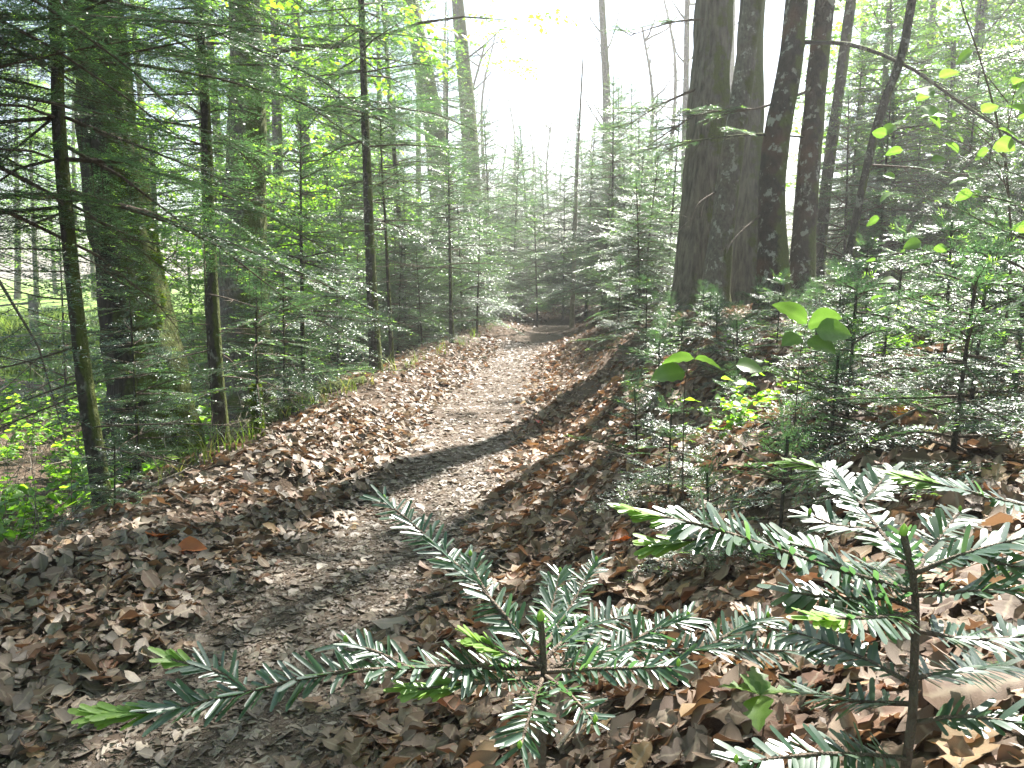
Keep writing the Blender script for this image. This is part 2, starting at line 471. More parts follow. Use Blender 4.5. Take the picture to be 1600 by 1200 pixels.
def fir_crown(h, base, rmax, g, trunk_xy=lambda z: (0, 0), dead=6, gap=.20, density=1.0, side_bias=None, power=.75, lib=None, as_parts=None):
    """crown mesh: slot 0 wood, slot 1 needles; plus a list of dead lower twigs"""
    mb = MB()
    z = base; k = 0
    yaw0 = g.uniform(0, 6.28)
    while z < h - .06:
        t = (h - z) / (h - base)
        nb = max(3, int(round(g.uniform(4.6, 6.8) * density)))
        for q in range(nb):
            yaw = yaw0 + q * 2 * math.pi / nb + g.uniform(-.35, .35)
            L = (rmax * t ** power + .06) * g.uniform(.65, 1.12)
            if side_bias is not None:
                L *= 1 + side_bias[1] * math.cos(yaw - side_bias[0])
            key = min(FL, key=lambda x: abs(math.log(x / L)))
            vi = g.integers(3)
            (wv, wf), (nv, nf, nt_) = (lib or FROND)[key][vi]
            pitch = R(g.uniform(-20, 14) + 34 * (1 - t) ** 2)
            Rm = rot(yaw, pitch, g.uniform(-.35, .35)) * (L / key)
            o = np.array([*trunk_xy(z), z + g.uniform(-.05, .05)])
            if as_parts is not None:
                bo = obj('branch', frond_mesh(key, vi), as_parts)
                m4 = Matrix(Rm.tolist()).to_4x4(); m4.translation = Vector(o); bo.matrix_local = m4
                continue
            mb.add(wv @ Rm.T + o, wf, 0); mb.add(nv @ Rm.T + o, nf, 1, np.clip(nt_ + (g.uniform(-.1, .1)) * (nt_ < .9), 0, 1))
        z += gap * g.uniform(.7, 1.3) * (.6 + .5 * t); yaw0 += 1.1
    # leader
    (wv, wf), (nv, nf, nt_) = FROND[.22][g.integers(4)]
    for a_ in (0, 2.1, 4.2):
        Rm = rot(a_, R(75)); o = np.array([*trunk_xy(h), h - .1])
        mb.add(nv @ Rm.T + o, nf, 1, nt_)
    return mb

FMESH = {}
def frond_mesh(L, k):
    if (L, k) not in FMESH:
        (wv, wf), (nv, nf, nt_) = FROND[L][k]
        FMESH[L, k] = MB().add(wv, wf, 0).add(nv, nf, 1, nt_).mesh('fir_branch', [M['twig'], M['needle']])
    return FMESH[L, k]

def dead_twig(g, L, m=None, r=.006, subs=4):
    mb = MB()
    bend = g.uniform(-.25, .12)
    t = np.linspace(0, 1, 7)
    P = np.column_stack([t * L, .06 * L * np.sin(t * 3 + g.uniform(0, 6)), bend * L * t * t])
    v, f = tube(P, np.linspace(r, r * .3, 7), 5); mb.add(v, f)
    for _ in range(subs):
        i = g.integers(2, 6); an = g.choice([-1, 1]) * g.uniform(.5, 1.1); l = L * g.uniform(.15, .4)
        d = np.array([math.cos(an), math.sin(an), g.uniform(-.35, .2)])
        q = P[i] + np.linspace(0, l, 4)[:, None] * d + np.array([0, 0, 1])[None] * (np.linspace(0, 1, 4) ** 2)[:, None] * g.uniform(-.1, .05) * l
        v, f = tube(q, np.linspace(r * .5, r * .15, 4), 4); mb.add(v, f)
    return mb

gD = np.random.default_rng(77)
DEADTW = [dead_twig(gD, L).mesh('branch', M['twig']) for L in (.35, .55, .8, 1.1, .5, .9)]

def make_fir(label, h, base, rmax, r0, seed, loc=(0, 0, 0), pts=None, m='bark_fir', dead=8, group=None, gap=.20, bias=None, dead_from=.25, sides=10, power=.75, density=1., name='young_fir', flare=.35, parts=False, lo=False):
    g = np.random.default_rng(seed)
    t = thing(name, label, 'fir tree', loc, group=group)
    if pts is None:
        lx, ly = g.uniform(-.04, .04, 2) * h
        pts = [(0, 0, -.12), (lx * .3, ly * .3, h * .35), (lx * .6, ly * .6, h * .7), (lx, ly, h)]
    tm, P, rad = trunk_mesh(pts, r0, .006, M[m], sides, max(14, int(h * 5)), flare=flare, seed=seed)
    obj('trunk', tm, t)
    fx = lambda z: (float(np.interp(z, P[:, 2], P[:, 0])), float(np.interp(z, P[:, 2], P[:, 1])))
    cr = fir_crown(h, base, rmax, g, fx, gap=gap, side_bias=bias, power=power, density=density, lib=FROND_LO if lo else None, as_parts=t if parts else None)
    obj('leader' if parts else 'crown', cr.mesh('crown', [M['twig'], M['needle']]), t, kind='stuff')
    for k in range(dead):
        z = g.uniform(dead_from, max(base, dead_from + .3))
        b = obj('branch', DEADTW[g.integers(len(DEADTW))], t)
        b.location = (*fx(z), z); b.rotation_euler = (0, g.uniform(-.1, .35), g.uniform(0, 6.28))
        s = g.uniform(.6, 1.1) * min(1, .4 + r0 * 12); b.scale = (s, s, s)
    return t

# ------------------------------------------------------------------ broadleaf sprays and trees
def ovate(g, l, w):
    """leaf as six vertices folded along the midrib: two quads"""
    return np.array([[0, 0, 0], [.45 * l, .5 * w, .06 * l], [.8 * l, .3 * w, .02 * l], [l, 0, -.08 * l], [.8 * l, -.3 * w, .02 * l], [.45 * l, -.5 * w, .06 * l], [.5 * l, 0, 0]]), np.array([[0, 6, 2, 1], [6, 3, 2, 2], [0, 5, 4, 6], [6, 4, 3, 3]])
def spray(L, g, leaf=.07):
    wv, wf, n = [], [], 0
    LV, LT = [], []
    segs = [(np.zeros(2), 0., L)]
    s = .15 * L
    while s < L:
        an = g.choice([-1, 1]) * R(g.uniform(35, 65)); ls = (.55 * (L - s) + .1) * g.uniform(.5, 1.1)
        segs.append((np.array([s, 0]), an, ls)); s += g.uniform(.07, .14) * (1 + L * .3)
    dr = g.uniform(0, .25)
    lobe = np.array([[0, 0, 0], [.5, .32, .05], [1, 0, -.06], [.5, -.32, .05]])
    for p, an, ls in segs:
        d = np.array([math.cos(an), math.sin(an)])
        t = np.linspace(0, ls, 3); xy = p + t[:, None] * d
        zf = lambda q: -dr * (q[:, 0] ** 2 + q[:, 1] ** 2) / max(L, .5)
        v, f = tube(np.column_stack([xy, zf(xy)]), np.linspace(.004 if an == 0 else .002, .001, 3), 3)
        wv.append(v); wf.append(f + n); n += len(v)
        tn = np.arange(.2 * ls, ls + .01, leaf * .55)
        for i_, x in enumerate(tn):
            q = (p + x * d)[None]; a2 = an + (1 if i_ % 2 else -1) * R(g.uniform(30, 70))
            Rm = rot(a2, g.uniform(-.6, .25), g.uniform(-.6, .6)) * leaf * g.uniform(.6, 1.2)
            LV.append(lobe @ Rm.T + np.array([q[0, 0], q[0, 1], zf(q)[0]])); LT.append(g.uniform(0, 1))
    LV = np.array(LV)
    return (np.concatenate(wv), np.concatenate(wf)), (LV.reshape(-1, 3), np.arange(len(LV))[:, None] * 4 + np.arange(4)[None], np.repeat(LT, 4))
gS = np.random.default_rng(5)
SPRAY = [spray(L, gS, leaf=.085) for L in (.5, .7, .9, 1.1, .8, 1.0)]

def limb_path(g, p, d, L, n=6, wob=.14, up=.12):
    P = [np.array(p)]; d = np.array(d) / np.linalg.norm(d)
    for _ in range(n):
        d = d + g.normal(0, wob, 3) + np.array([0, 0, up * g.uniform(-.4, 1)]); d /= np.linalg.norm(d)
        P.append(P[-1] + d * L / n)
    return np.array(P)
def broadleaf(label, h, r0, base, spread, seed, loc=(0, 0, 0), m='bark_grey', limbs=14, sprays=9, pts=None, group=None, leaf_mat_='beech', name='broadleaf_tree', cat='tree', flutes=0, sides=14, flare=.3, ssc=1.3, r1=.04, lens=(.5, 1.), up=.12, rings=None):
    g = np.random.default_rng(seed)
    t = thing(name, label, cat, loc, group=group)
    if pts is None:
        lx, ly = g.uniform(-.06, .06, 2) * h
        pts = [(0, 0, -.2), (lx * .25, ly * .3, h * .3), (lx * .6, ly * .5, h * .65), (lx, ly, h)]
    tm, P, rad = trunk_mesh(pts, r0, r1, M[m], sides, rings or max(16, int(h * 3)), flare=flare, flutes=flutes, seed=seed)
    obj('trunk', tm, t)
    mb = MB()
    for k in range(limbs):
        z = base + (h - base) * ((k + g.random()) / limbs)
        o = np.array([np.interp(z, P[:, 2], P[:, 0]), np.interp(z, P[:, 2], P[:, 1]), z])
        rr = float(np.interp(z, P[:, 2], rad))
        yaw = k * 2.4 + g.uniform(-.4, .4)
        tt_ = (z - base) / (h - base)
        L = spread * g.uniform(*lens) * (1 - .55 * tt_)
        d = np.array([math.cos(yaw), math.sin(yaw), g.uniform(.1, .5) + .6 * tt_])
        Q = limb_path(g, o, d, L, up=up)
        v, f = tube(Q, np.linspace(min(rr * .35, .010 + .012 * L), .004, len(Q)), 5); mb.add(v, f, 0)
        for q in range(2):
            i0 = g.integers(2, 5)
            S = limb_path(g, Q[i0], Q[i0] - Q[i0 - 1] + g.normal(0, .25, 3), L * .45, 4, up=up)
            v, f = tube(S, np.linspace(.012, .003, 5), 4); mb.add(v, f, 0)
            Q = np.vstack([Q, S[1:]])
        for q in range(sprays):
            i0 = g.integers(2, len(Q))
            (wv, wf), (lv, lf, lt) = SPRAY[g.integers(len(SPRAY))]
            Rm = rot(g.uniform(0, 6.28), g.uniform(-.35, .4), g.uniform(-.4, .4)) * g.uniform(.7, 1.2) * ssc
            c = Q[i0] + g.normal(0, .10, 3)
            mb.add(wv @ Rm.T + c, wf, 0); mb.add(lv @ Rm.T + c, lf, 1, lt)
    obj('crown', mb.mesh('crown', [M['twig'], M[leaf_mat_]]), t, kind='stuff')
    return t

# ------------------------------------------------------------------ the named trees
def local(pts_world, base):
    return [tuple(np.asarray(p) - base) for p in pts_world]

# left side -------------------------------------------------------
def px_trunk(base_px, d, ups, extra=None):
    """trunk axis through pixels (x, y) at depth d (optionally (x,y,d)); starts at the ground in the base column"""
    b = foot(base_px, d)
    pts = [np.array([b[0], b[1], b[2] - .15])]
    for u in ups:
        pts.append(at(u[0], u[1], u[2] if len(u) > 2 else d))
    if extra: pts += [pts[-1] + np.array(e) for e in extra]
    return b, local(pts, b)

b, p = px_trunk(152, 4.0, [(140, 650), (115, 450), (92, 200), (84, 0)], [(-.05, 0, 1.5), (0, 0, 3.2)])
make_fir('slim dark fir with bare side twigs, leftmost trunk beside the path', p[-1][2], 1.5, 1.25, .042, 21, b, p, dead=13, gap=.17, bias=(.3, .25), density=.85, dead_from=.3, name='fir_tree', power=.35, parts=True)
b, p = px_trunk(342, 5.6, [(338, 560), (328, 350), (322, 180)], [(-.02, 0, 1.5), (0, 0, 3.2)])
make_fir('slim dark fir standing right of the thick mossy trunk', p[-1][2], 2.1, 1.05, .045, 22, b, p, dead=14, gap=.19, density=.8, dead_from=.3, name='fir_tree', power=.4, parts=True)
b, p = px_trunk(587, 8.7, [(580, 430), (571, 200), (565, 20)], [(-.03, 0, 1.6), (0, 0, 3.2)])
make_fir('slender straight fir at the left path edge midway along the trail', p[-1][2], 2.3, 1.35, .062, 23, b, p, dead=18, gap=.21, density=.85, dead_from=.5, name='fir_tree', power=.45, parts=True)
b, p = px_trunk(612, 9.2, [(607, 450), (601, 330), (596, 250)], [(0, 0, .5)])
make_fir('thin fir pole just right of the slender straight fir', p[-1][2], 1.5, .9, .026, 24, b, p, dead=9, name='fir_tree', lo=True)
b, p = px_trunk(330, 5.9, [(325, 500), (318, 330), (316, 200)], [(0, 0, .8)])
make_fir('very thin fir pole close behind the dark fir by the mossy trunk', p[-1][2], 1.7, .7, .018, 25, b, p, dead=8, name='fir_tree', lo=True)
b, p = px_trunk(706, 12.3, [(704, 450), (702, 340)], [(0, 0, 1.0)])
make_fir('small fir with a dark thin stem at the far left path edge', p[-1][2], 1.1, 1.3, .035, 26, b, p, dead=6, name='fir_tree', lo=True)

make_fir('broad dark fir whose sprays hang into the top left corner', 6.0, 1.75, 1.5, .06, 27, foot(-130, 3.7), dead=4, gap=.15, density=1.0, name='fir_tree', power=.4, parts=True)

# thick mossy tree
b, p = px_trunk(245, 6.2, [(238, 640), (215, 500), (190, 350), (165, 180), (145, 0)], [(-.4, .1, 2.5), (-.7, .2, 6.)])
mossy = thing('mossy_tree', 'thick dark leaning trunk with bright green moss on its right side', 'tree', b)
tm, P_, rad_ = trunk_mesh(p, .255, .10, M['bark_moss'], 40, 90, flare=.75, rough=.10, flutes=9, seed=31, exp=.8)
obj('trunk', tm, mossy)
g = np.random.default_rng(32)
mb = MB()
for k in range(9):
    z = g.uniform(4.2, 9.5); o = np.array([np.interp(z, P_[:, 2], P_[:, 0]), np.interp(z, P_[:, 2], P_[:, 1]), z])
    Q = limb_path(g, o, (math.cos(k * 2.4), math.sin(k * 2.4), .5), g.uniform(1.6, 3))
    v, f = tube(Q, np.linspace(.05, .008, len(Q)), 6); mb.add(v, f, 0)
    for q in range(16):
        (wv, wf), (lv, lf, lt) = SPRAY[g.integers(len(SPRAY))]
        Rm = rot(g.uniform(0, 6.28), g.uniform(-.4, .4), g.uniform(-.4, .4)) * 1.2; c = Q[g.integers(2, len(Q))] + g.normal(0, .3, 3)
        mb.add(wv @ Rm.T + c, wf, 0); mb.add(lv @ Rm.T + c, lf, 1, lt)
obj('crown', mb.mesh('crown', [M['twig'], M['beech']]), mossy, kind='stuff')
def moss_fuzz(P, rad, g, n, th_c, th_s, zr, ln=(.012, .035), clump=1.):
    """short moss blades standing on a trunk surface around the angle th_c (radians, 0 = +X)"""
    z = P[0, 2] + .1 + (zr[1] - zr[0]) * g.random(n) ** 1.3 + zr[0]
    th = th_c + g.normal(0, th_s, n)
    keep = (Wave(8, .22, 6, 2)(th * .25, z) > -.25 * clump); z, th = z[keep], th[keep]; n = len(z)
    x, y, r = (np.interp(z, P[:, 2], P[:, 0]), np.interp(z, P[:, 2], P[:, 1]), np.interp(z, P[:, 2], rad))
    N = np.column_stack([np.cos(th), np.sin(th), g.normal(-.1, .4, n)])
    O = np.column_stack([x, y, z]) + N * np.array([1, 1, 0]) * (r * .985)[:, None]
    D = N + g.normal(0, .5, (n, 3)); D /= np.linalg.norm(D, axis=1)[:, None]
    W = np.cross(D, g.normal(size=(n, 3))); W /= np.linalg.norm(W, axis=1)[:, None]
    l = g.uniform(*ln, n)[:, None]; w = .005
    V = np.stack([O - W * w, O + W * w, O + D * l], 1)
    return MB().add(V, np.arange(n)[:, None] * 3 + np.arange(3)[None], 0, np.repeat(g.random(n), 3))
obj('moss', moss_fuzz(P_, rad_, g, 30000, -.22, .30, (0, 4.2), clump=.6).mesh('moss', M['moss_tuft']), mossy, kind='stuff')

# grey tree farther behind
b, p = px_trunk(382, 9.6, [(380, 420), (384, 250), (386, 100)], [(0, 0, 2), (.2, 0, 5)])
t4 = broadleaf('stout grey mossy trunk behind the slim firs on the left', p[-1][2], .30, 4.0, 3.2, 33, b, 'bark_grey', 12, 10, p, flutes=7, sides=28, flare=.4, rings=50)
# leaning tree in the light
b, p = px_trunk(700, 21, [(688, 280), (668, 140), (640, 0)], [(-.7, .2, 3), (-1.2, .2, 7)])
t9 = broadleaf('tall leaning trunk with a sunlit mossy edge beyond the young firs', p[-1][2], .36, 6.5, 4.0, 34, b, 'bark_grey', 14, 8, p, flutes=7, sides=24, rings=40)
b, p = px_trunk(742, 25, [(735, 240), (715, 0)], [(-.3, .2, 4), (-.5, .2, 8)])
t10 = broadleaf('upright bare trunk right behind the tall leaning trunk', p[-1][2], .33, 10.0, 3.0, 35, b, 'bark_grey', 12, 7, p, flutes=5, sides=18, rings=30)

# right clump ------------------------------------------------------
b, p = px_trunk(1092, 9.4, [(1100, 330), (1108, 160), (1117, 0)], [(.1, 0, 3), (.3, 0, 10)])
tA = broadleaf('broad furrowed grey trunk, stoutest of the clump right of the path', p[-1][2], .25, 7.2, 3.8, 41, b, 'bark_flute', 9, 8, p, flutes=11, sides=48, rings=90, flare=.5)
b, p = px_trunk(1113, 8.6, [(1130, 340), (1152, 190), (1172, 40)], [(.2, 0, 2), (.5, 0, 6)])
tB = broadleaf('pale speckled slanting trunk in front of the broad furrowed trunk', p[-1][2], .125, 7.6, 2.3, 42, b, 'bark_pale', 6, 4, p, sides=24, rings=60, flare=.5)
b, p = px_trunk(1166, 10.6, [(1168, 300), (1172, 130), (1176, 0)], [(.1, 0, 3), (.2, 0, 8)])
tC = broadleaf('shadowed furrowed trunk between the speckled and the dark blotched trunk', p[-1][2], .20, 8.0, 2.6, 43, b, 'bark_flute', 7, 5, p, flutes=9, sides=30, rings=60, flare=.3)
b, p = px_trunk(1210, 7.9, [(1206, 330), (1214, 220), (1234, 100), (1245, 0)], [(.15, 0, 3), (.3, 0, 8)])
tD = broadleaf('dark blotched trunk with lichen patches, nearest of the right clump', p[-1][2], .128, 7.5, 2.6, 44, b, 'bark_dark', 6, 5, p, sides=30, rings=80, flare=.7)
bD, pD = b, p
b, p = px_trunk(1249, 8.2, [(1258, 330), (1272, 170), (1290, 0)], [(.25, 0, 3), (.6, 0, 7)])
tE = broadleaf('lichened dark trunk right of the nearest blotched trunk', p[-1][2], .115, 6.8, 2.0, 45, b, 'bark_dark', 3, 3, p, sides=26, rings=70, flare=.6)
b, p = px_trunk(1272, 9.8, [(1290, 300), (1310, 150), (1330, 0)], [(.3, 0, 3), (.5, 0, 6)])
tF = broadleaf('slim mossy trunk slanting behind the lichened dark trunk', p[-1][2], .068, 6.3, 1.6, 46, b, 'bark_fir', 3, 3, p, sides=16, rings=40, flare=.3)
b, p = px_trunk(1312, 7.4, [(1328, 400), (1346, 300), (1375, 180), (1408, 90), (1425, 0)], [(.15, 0, 1.2), (.2, 0, 3)])
tG = broadleaf('thin mossy sapling curving up to the right of the dark trunks', p[-1][2], .034, 4.8, 1.2, 47, b, 'bark_fir', 3, 2, p, sides=12, rings=50, flare=.3)
# limbs and side branches of the clump, each a part of its tree
def branch_on(root, base, pix, r0, r1, m='twig', sub=5, seed=0, needles=0, name='branch'):
    g = np.random.default_rng(seed)
    P = curve([at(*q) - base for q in pix], 16); mb = MB()
    v, f = tube(P, np.linspace(r0, r1, 16), 7); mb.add(v, f, 0)
    for _ in range(sub):
        i0 = g.integers(4, 15); d = P[i0] - P[i0 - 1]; d = d / np.linalg.norm(d) + g.normal(0, .6, 3); l = g.uniform(.15, .5)
        S = limb_path(g, P[i0], d, l, 4)
        v, f = tube(S, np.linspace(r1 * .8, .002, 5), 4); mb.add(v, f, 0)
    o = obj(name, mb.mesh('branch', M[m]), root)
    if needles:
        nb = MB()
        for _ in range(needles):
            i0 = g.integers(5, 16); (wv, wf), (nv, nf, nt_) = FROND[[.22, .36, .55][g.integers(3)]][g.integers(4)]
            dd = P[min(i0, 15)] - P[i0 - 1]
            Rm = rot(math.atan2(dd[1], dd[0]) + g.uniform(-1, 1), g.uniform(-.3, .2), g.uniform(-.3, .3))
            nb.add(wv @ Rm.T + P[min(i0, 15)], wf, 0); nb.add(nv @ Rm.T + P[min(i0, 15)], nf, 1, nt_)
        obj('foliage', nb.mesh('foliage', [M['twig'], M['needle']]), o, kind='stuff')
    return o
branch_on(tD, bD, [(1240, 66, 7.9), (1330, 70, 7.8), (1420, 105, 7.7), (1500, 160, 7.6), (1620, 240, 7.5)], .022, .008, 'bark_fir', 8, 1, needles=10)
branch_on(tD, bD, [(1205, 210, 7.9), (1150, 212, 7.8), (1080, 220, 7.7)], .014, .004, 'bark_fir', 5, 2, needles=4)
branch_on(tD, bD, [(1195, 330, 7.9), (1150, 370, 7.7), (1135, 395, 7.6)], .012, .003, 'twig', 3, 3)
bE = np.array(tE.location); bA = np.array(tA.location); bG = np.array(tG.location); bB = np.array(tB.location)
branch_on(tE, bE, [(1265, 215, 8.2), (1230, 212, 8.1), (1180, 207, 8.0)], .012, .004, 'bark_fir', 4, 4)
branch_on(tE, bE, [(1270, 140, 8.2), (1180, 170, 8.3), (1090, 180, 8.4), (1010, 230, 8.5)], .014, .004, 'twig', 6, 5, needles=12)
branch_on(tA, bA, [(1085, 140, 9.3), (1030, 165, 9.2), (975, 200, 9.1)], .016, .004, 'twig', 6, 6, needles=10)
branch_on(tA, bA, [(1100, 30, 9.3), (1050, 35, 9.2), (985, 55, 9.1)], .014, .004, 'twig', 6, 7, needles=6)
branch_on(tG, bG, [(1378, 198, 7.4), (1410, 200, 7.4), (1450, 195, 7.3)], .012, .004, 'bark_moss', 3, 8)
branch_on(tG, bG, [(1362, 258, 7.4), (1420, 262, 7.5), (1520, 275, 7.6)], .011, .003, 'twig', 6, 9, needles=5)
branch_on(tB, bB, [(1118, 300, 8.6), (1090, 320, 8.4), (1075, 360, 8.3)], .012, .003, 'twig', 5, 10)
for root in (tA, tD, tE):
    r_ = [c for c in root.children if c.name.startswith('trunk')][0]

# small mossy sapling left of the path
b = foot(396, 5.35)
t7 = make_fir('tiny fir with a thick collar of moss at its foot', .95, .35, .40, .012, 51, b, dead=5, dead_from=.15, name='fir_tree')
Pm = np.array([[0, 0, -.05], [0, 0, .5]]); rm = np.array([.035, .012])
obj('moss', moss_fuzz(Pm, rm, np.random.default_rng(3), 2600, 0, 2.0, (-.05, .3), (.01, .03), 3).mesh('moss', M['moss_tuft']), t7, kind='stuff')
# pale dead stem in the middle
b, p = px_trunk(893, 16.5, [(898, 380), (903, 240), (911, 90)])
ds = thing('dead_tree', 'thin pale dead stem rising where the path bends', 'tree', b)
obj('trunk', trunk_mesh(p, .05, .012, M['twig_pale'], 10, 30, seed=52)[0], ds)
for k in range(9):
    z = 1.2 + k * .4; bb = obj('branch', DEADTW[k % 6], ds); fr = z / p[-1][2]
    q = curve(p, 30)[min(29, int(fr * 29))]
    bb.location = q; bb.rotation_euler = (0, -.5, k * 2.3)

# ------------------------------------------------------------------ young firs: prototypes, then copies
G_THICK = 'young firs crowding the forest beside the path'
protos = {}
def proto(key, **kw):
    protos[key] = make_fir('young fir', **kw)
proto('s0', h=.45, base=.06, rmax=0.36, r0=.006, seed=60, dead=0, gap=.10)
proto('s1', h=.75, base=.10, rmax=0.55, r0=.009, seed=61, dead=1, gap=.13)
proto('s2', h=1.15, base=.15, rmax=0.75, r0=.013, seed=62, dead=2, gap=.16)
proto('m0', h=1.8, base=.25, rmax=1.0, r0=.018, seed=63, dead=3, gap=.19)
proto('m1', h=2.5, base=.35, rmax=1.25, r0=.024, seed=64, lo=True, dead=4, gap=.21)
proto('l0', h=3.4, base=.5, rmax=1.5, r0=.032, seed=65, lo=True, dead=5, gap=.23)
proto('l1', h=4.6, base=.8, rmax=1.75, r0=.042, seed=66, lo=True, dead=7, gap=.25)
proto('x0', h=6.5, base=1.3, rmax=1.95, r0=.06, seed=67, lo=True, dead=9, gap=.29)
used = set()
gP = np.random.default_rng(99)
def put(key, loc, label, group=None, sc=1.0, rz=None):
    rz = gP.uniform(0, 6.28) if rz is None else rz
    loc = (loc[0], loc[1], loc[2] - .02)
    lean = gP.uniform(-.05, .05, 2)
    if key not in used:
        used.add(key); o = protos[key]
        o.location = loc; o.rotation_euler = (lean[0], lean[1], rz); o.scale = (sc,) * 3
        o['label'] = label
        if group: o['group'] = group
        elif 'group' in o: del o['group']
        return o
    o = dup(protos[key], loc, rz, sc, label, None, lean[0], lean[1])
    if group: o['group'] = group
    elif 'group' in o: del o['group']
    return o
taken = []
def scatter(n, xr, dr, keys, label, group, smin=.8, smax=1.15, sep=.5, path_gap=1.15, test=None):
    c = 0; tries = 0
    while c < n and tries < n * 40:
        tries += 1
        d = math.sqrt(gP.uniform(dr[0] ** 2, dr[1] ** 2)); px = gP.uniform(*xr)
        q = foot(px, d)
        u = q[0] - float(xc(q[1]))
        if -1.45 < u < path_gap: continue
        if any((q[0] - a) ** 2 + (q[1] - b_) ** 2 < sep * sep for a, b_ in taken): continue
        if test and not test(q, u, px, d): continue
        taken.append((q[0], q[1]))
        put(keys[gP.integers(len(keys))], q, label, group, gP.uniform(smin, smax)); c += 1
GL, GC, GR = 'young firs left of the path', 'young firs closing off the end of the path', 'young firs right of the path'
scatter(4, (150, 330), (8.5, 13), ['m0'], 'young fir on the lower ground near the mossy trunk', GL, sep=.9)
scatter(9, (410, 640), (9.5, 15), ['m0', 'm0', 'm1', 'l0'], 'young fir behind the slender straight fir', GL, sep=.8)
scatter(24, (600, 800), (12, 21), ['m0', 'm1', 'l0'], 'young fir in the sunlit thicket left of the path bend', GL, sep=.65, smax=1.0)
scatter(20, (800, 1060), (18, 28), ['m0', 'm0', 'm1'], 'young fir in the thicket where the path disappears', GC, sep=.8)
scatter(10, (950, 1060), (11, 17), ['s2', 'm0', 'm1'], 'young fir right of the path before the bend', GC, sep=.7, path_gap=1.3)
scatter(20, (1300, 1680), (8, 16), ['m0', 'm1', 'm1', 'l0', 'l0'], 'young fir in the bright thicket right of the dark trunks', GR, sep=.8)
scatter(16, (1000, 1700), (16, 30), ['m0', 'm1', 'l0'], 'tall young fir far back on the right', GR, sep=1.2)
scatter(18, (-60, 640), (16, 30), ['l0', 'l1', 'x0'], 'tall young fir far back on the left', GL, sep=1.3, test=lambda q, u, px, d: px > 430)
scatter(22, (1000, 1290), (3.8, 8), ['s0'], 'tiny fir with flat sprays on the open leafy slope', 'tiny firs on the open slope', sep=.34, smin=.5, smax=.8, path_gap=1.2)
scatter(40, (1300, 1680), (2.5, 8), ['s0', 's0', 's1'], 'small fir with flat sprays on the right bank', 'small firs on the right bank', sep=.34, smin=.45, smax=.85, path_gap=1.0)
# single firs in the middle distance
for key, px, d, s, lab in [
    ('m1', 205, 4.85, .55, 'small fir at the foot of the thick mossy trunk'),
    ('m1', 470, 7.6, 1., 'young fir with low sprays left of the slender straight fir'),
    ('m0', 745, 14.2, 1.1, 'bushy young fir arching over the left path edge near the bend'),
    ('m1', 840, 18.5, 1.0, 'young fir standing right behind the far path patch'),
    ('l1', 955, 15.5, .9, 'dense tall young fir right of the pale dead stem'),
    ('m0', 965, 9.0, .5, 'low dark fir on the right path edge'),
    ('m0', 1000, 10.5, .9, 'young fir between the path bend and the furrowed trunk'),
    ('l0', 1040, 12.5, .8, 'young fir close to the left side of the furrowed trunk'),
    ('s1', 1010, 7.4, .8, 'small fir on the right bank below the furrowed trunk'),
    ('m1', 95, 11.5, 1.0, 'young fir behind the leftmost trunk at the meadow edge'),
    ('m0', 440, 6.6, .7, 'young fir in the hollow right of the tiny mossy one'),
    ('s1', 160, 3.75, .5, 'tiny fir at the foot of the leftmost trunk')]:
    put(key, foot(px, d), lab, None, s)
for key, px, d, s_, lab in [(k_, x_, d_, q_, 'tall wispy fir against the light beyond the path') for k_, x_, d_, q_ in [('l1', 800, 21, .9), ('l1', 860, 24, .95), ('l1', 915, 20, .95), ('l1', 985, 20, 1.05), ('l1', 1025, 23, 1.1), ('l1', 945, 24, 1.05), ('l0', 1000, 16.5, 1.0), ('l1', 772, 20, 1.05), ('l1', 832, 23, 1.1), ('l1', 893, 25, 1.2), ('l1', 968, 22, 1.2), ('l1', 805, 26, 1.25), ('x0', 735, 23, .9), ('l0', 880, 19.5, .9), ('x0', 640, 14, 1.0), ('x0', 700, 19, 1.1), ('l1', 780, 27, 1.0), ('l0', 940, 16.5, 1.0), ('x0', 800, 38, .9), ('x0', 840, 42, 1.), ('x0', 880, 36, .9), ('l1', 760, 30, 1.2), ('x0', 915, 40, 1.1), ('x0', 780, 48, 1.1)]]:
    put(key, foot(px, d), lab, GC, s_)
for k_, x_, d_, q_ in [('l1', 1395, 11.5, .95), ('l1', 1640, 9.0, 1.), ('l1', 1500, 17, 1.2)]:
    put(k_, foot(x_, d_), 'tall bright fir reaching the top of the picture on the right', GR, q_)
# small firs on the right bank (foreground to middle)
for key, px, d, s, lab in [
    ('s1', 1050, 3.05, .5, 'small thin fir on the bank below the spread bright leaves'),
    ('s0', 1155, 4.7, .8, 'small dark fir under the nearest blotched trunk'),
    ('s1', 1215, 4.9, .55, 'bushy small fir below the lichened trunks'),
    ('s1', 1330, 2.75, .7, 'small fir with spread sprays in the middle of the right bank'),
    ('s1', 1480, 3.6, .9, 'small pale fir on the bank behind the hazel twig'),
    ('s1', 1500, 2.2, .7, 'small bright fir near the right edge of the picture'),
    ('s2', 1590, 3.0, .75, 'bright fir cut off by the right picture edge'),
    ('s0', 1120, 2.5, .6, 'seedling fir on the leafy bank above the foreground saplings'),
    ('s0', 1230, 2.2, .8, 'seedling fir between the oak leaves and the bright fir'),
    ('s1', 1400, 5.2, .9, 'small fir on the level ground behind the bank'),
    ('s2', 1540, 5.6, .7, 'low fir at the back of the right bank near the edge'),
    ('s0', 1000, 4.2, .8, 'tiny fir beside the trail on the right'),
    ('s1', 1110, 6.2, .5, 'small fir in front of the speckled trunk'),
    ('s1', 1300, 6.3, .6, 'low bushy fir at the foot of the curving thin sapling')]:
    put(key, foot(px, d), lab, None, s)
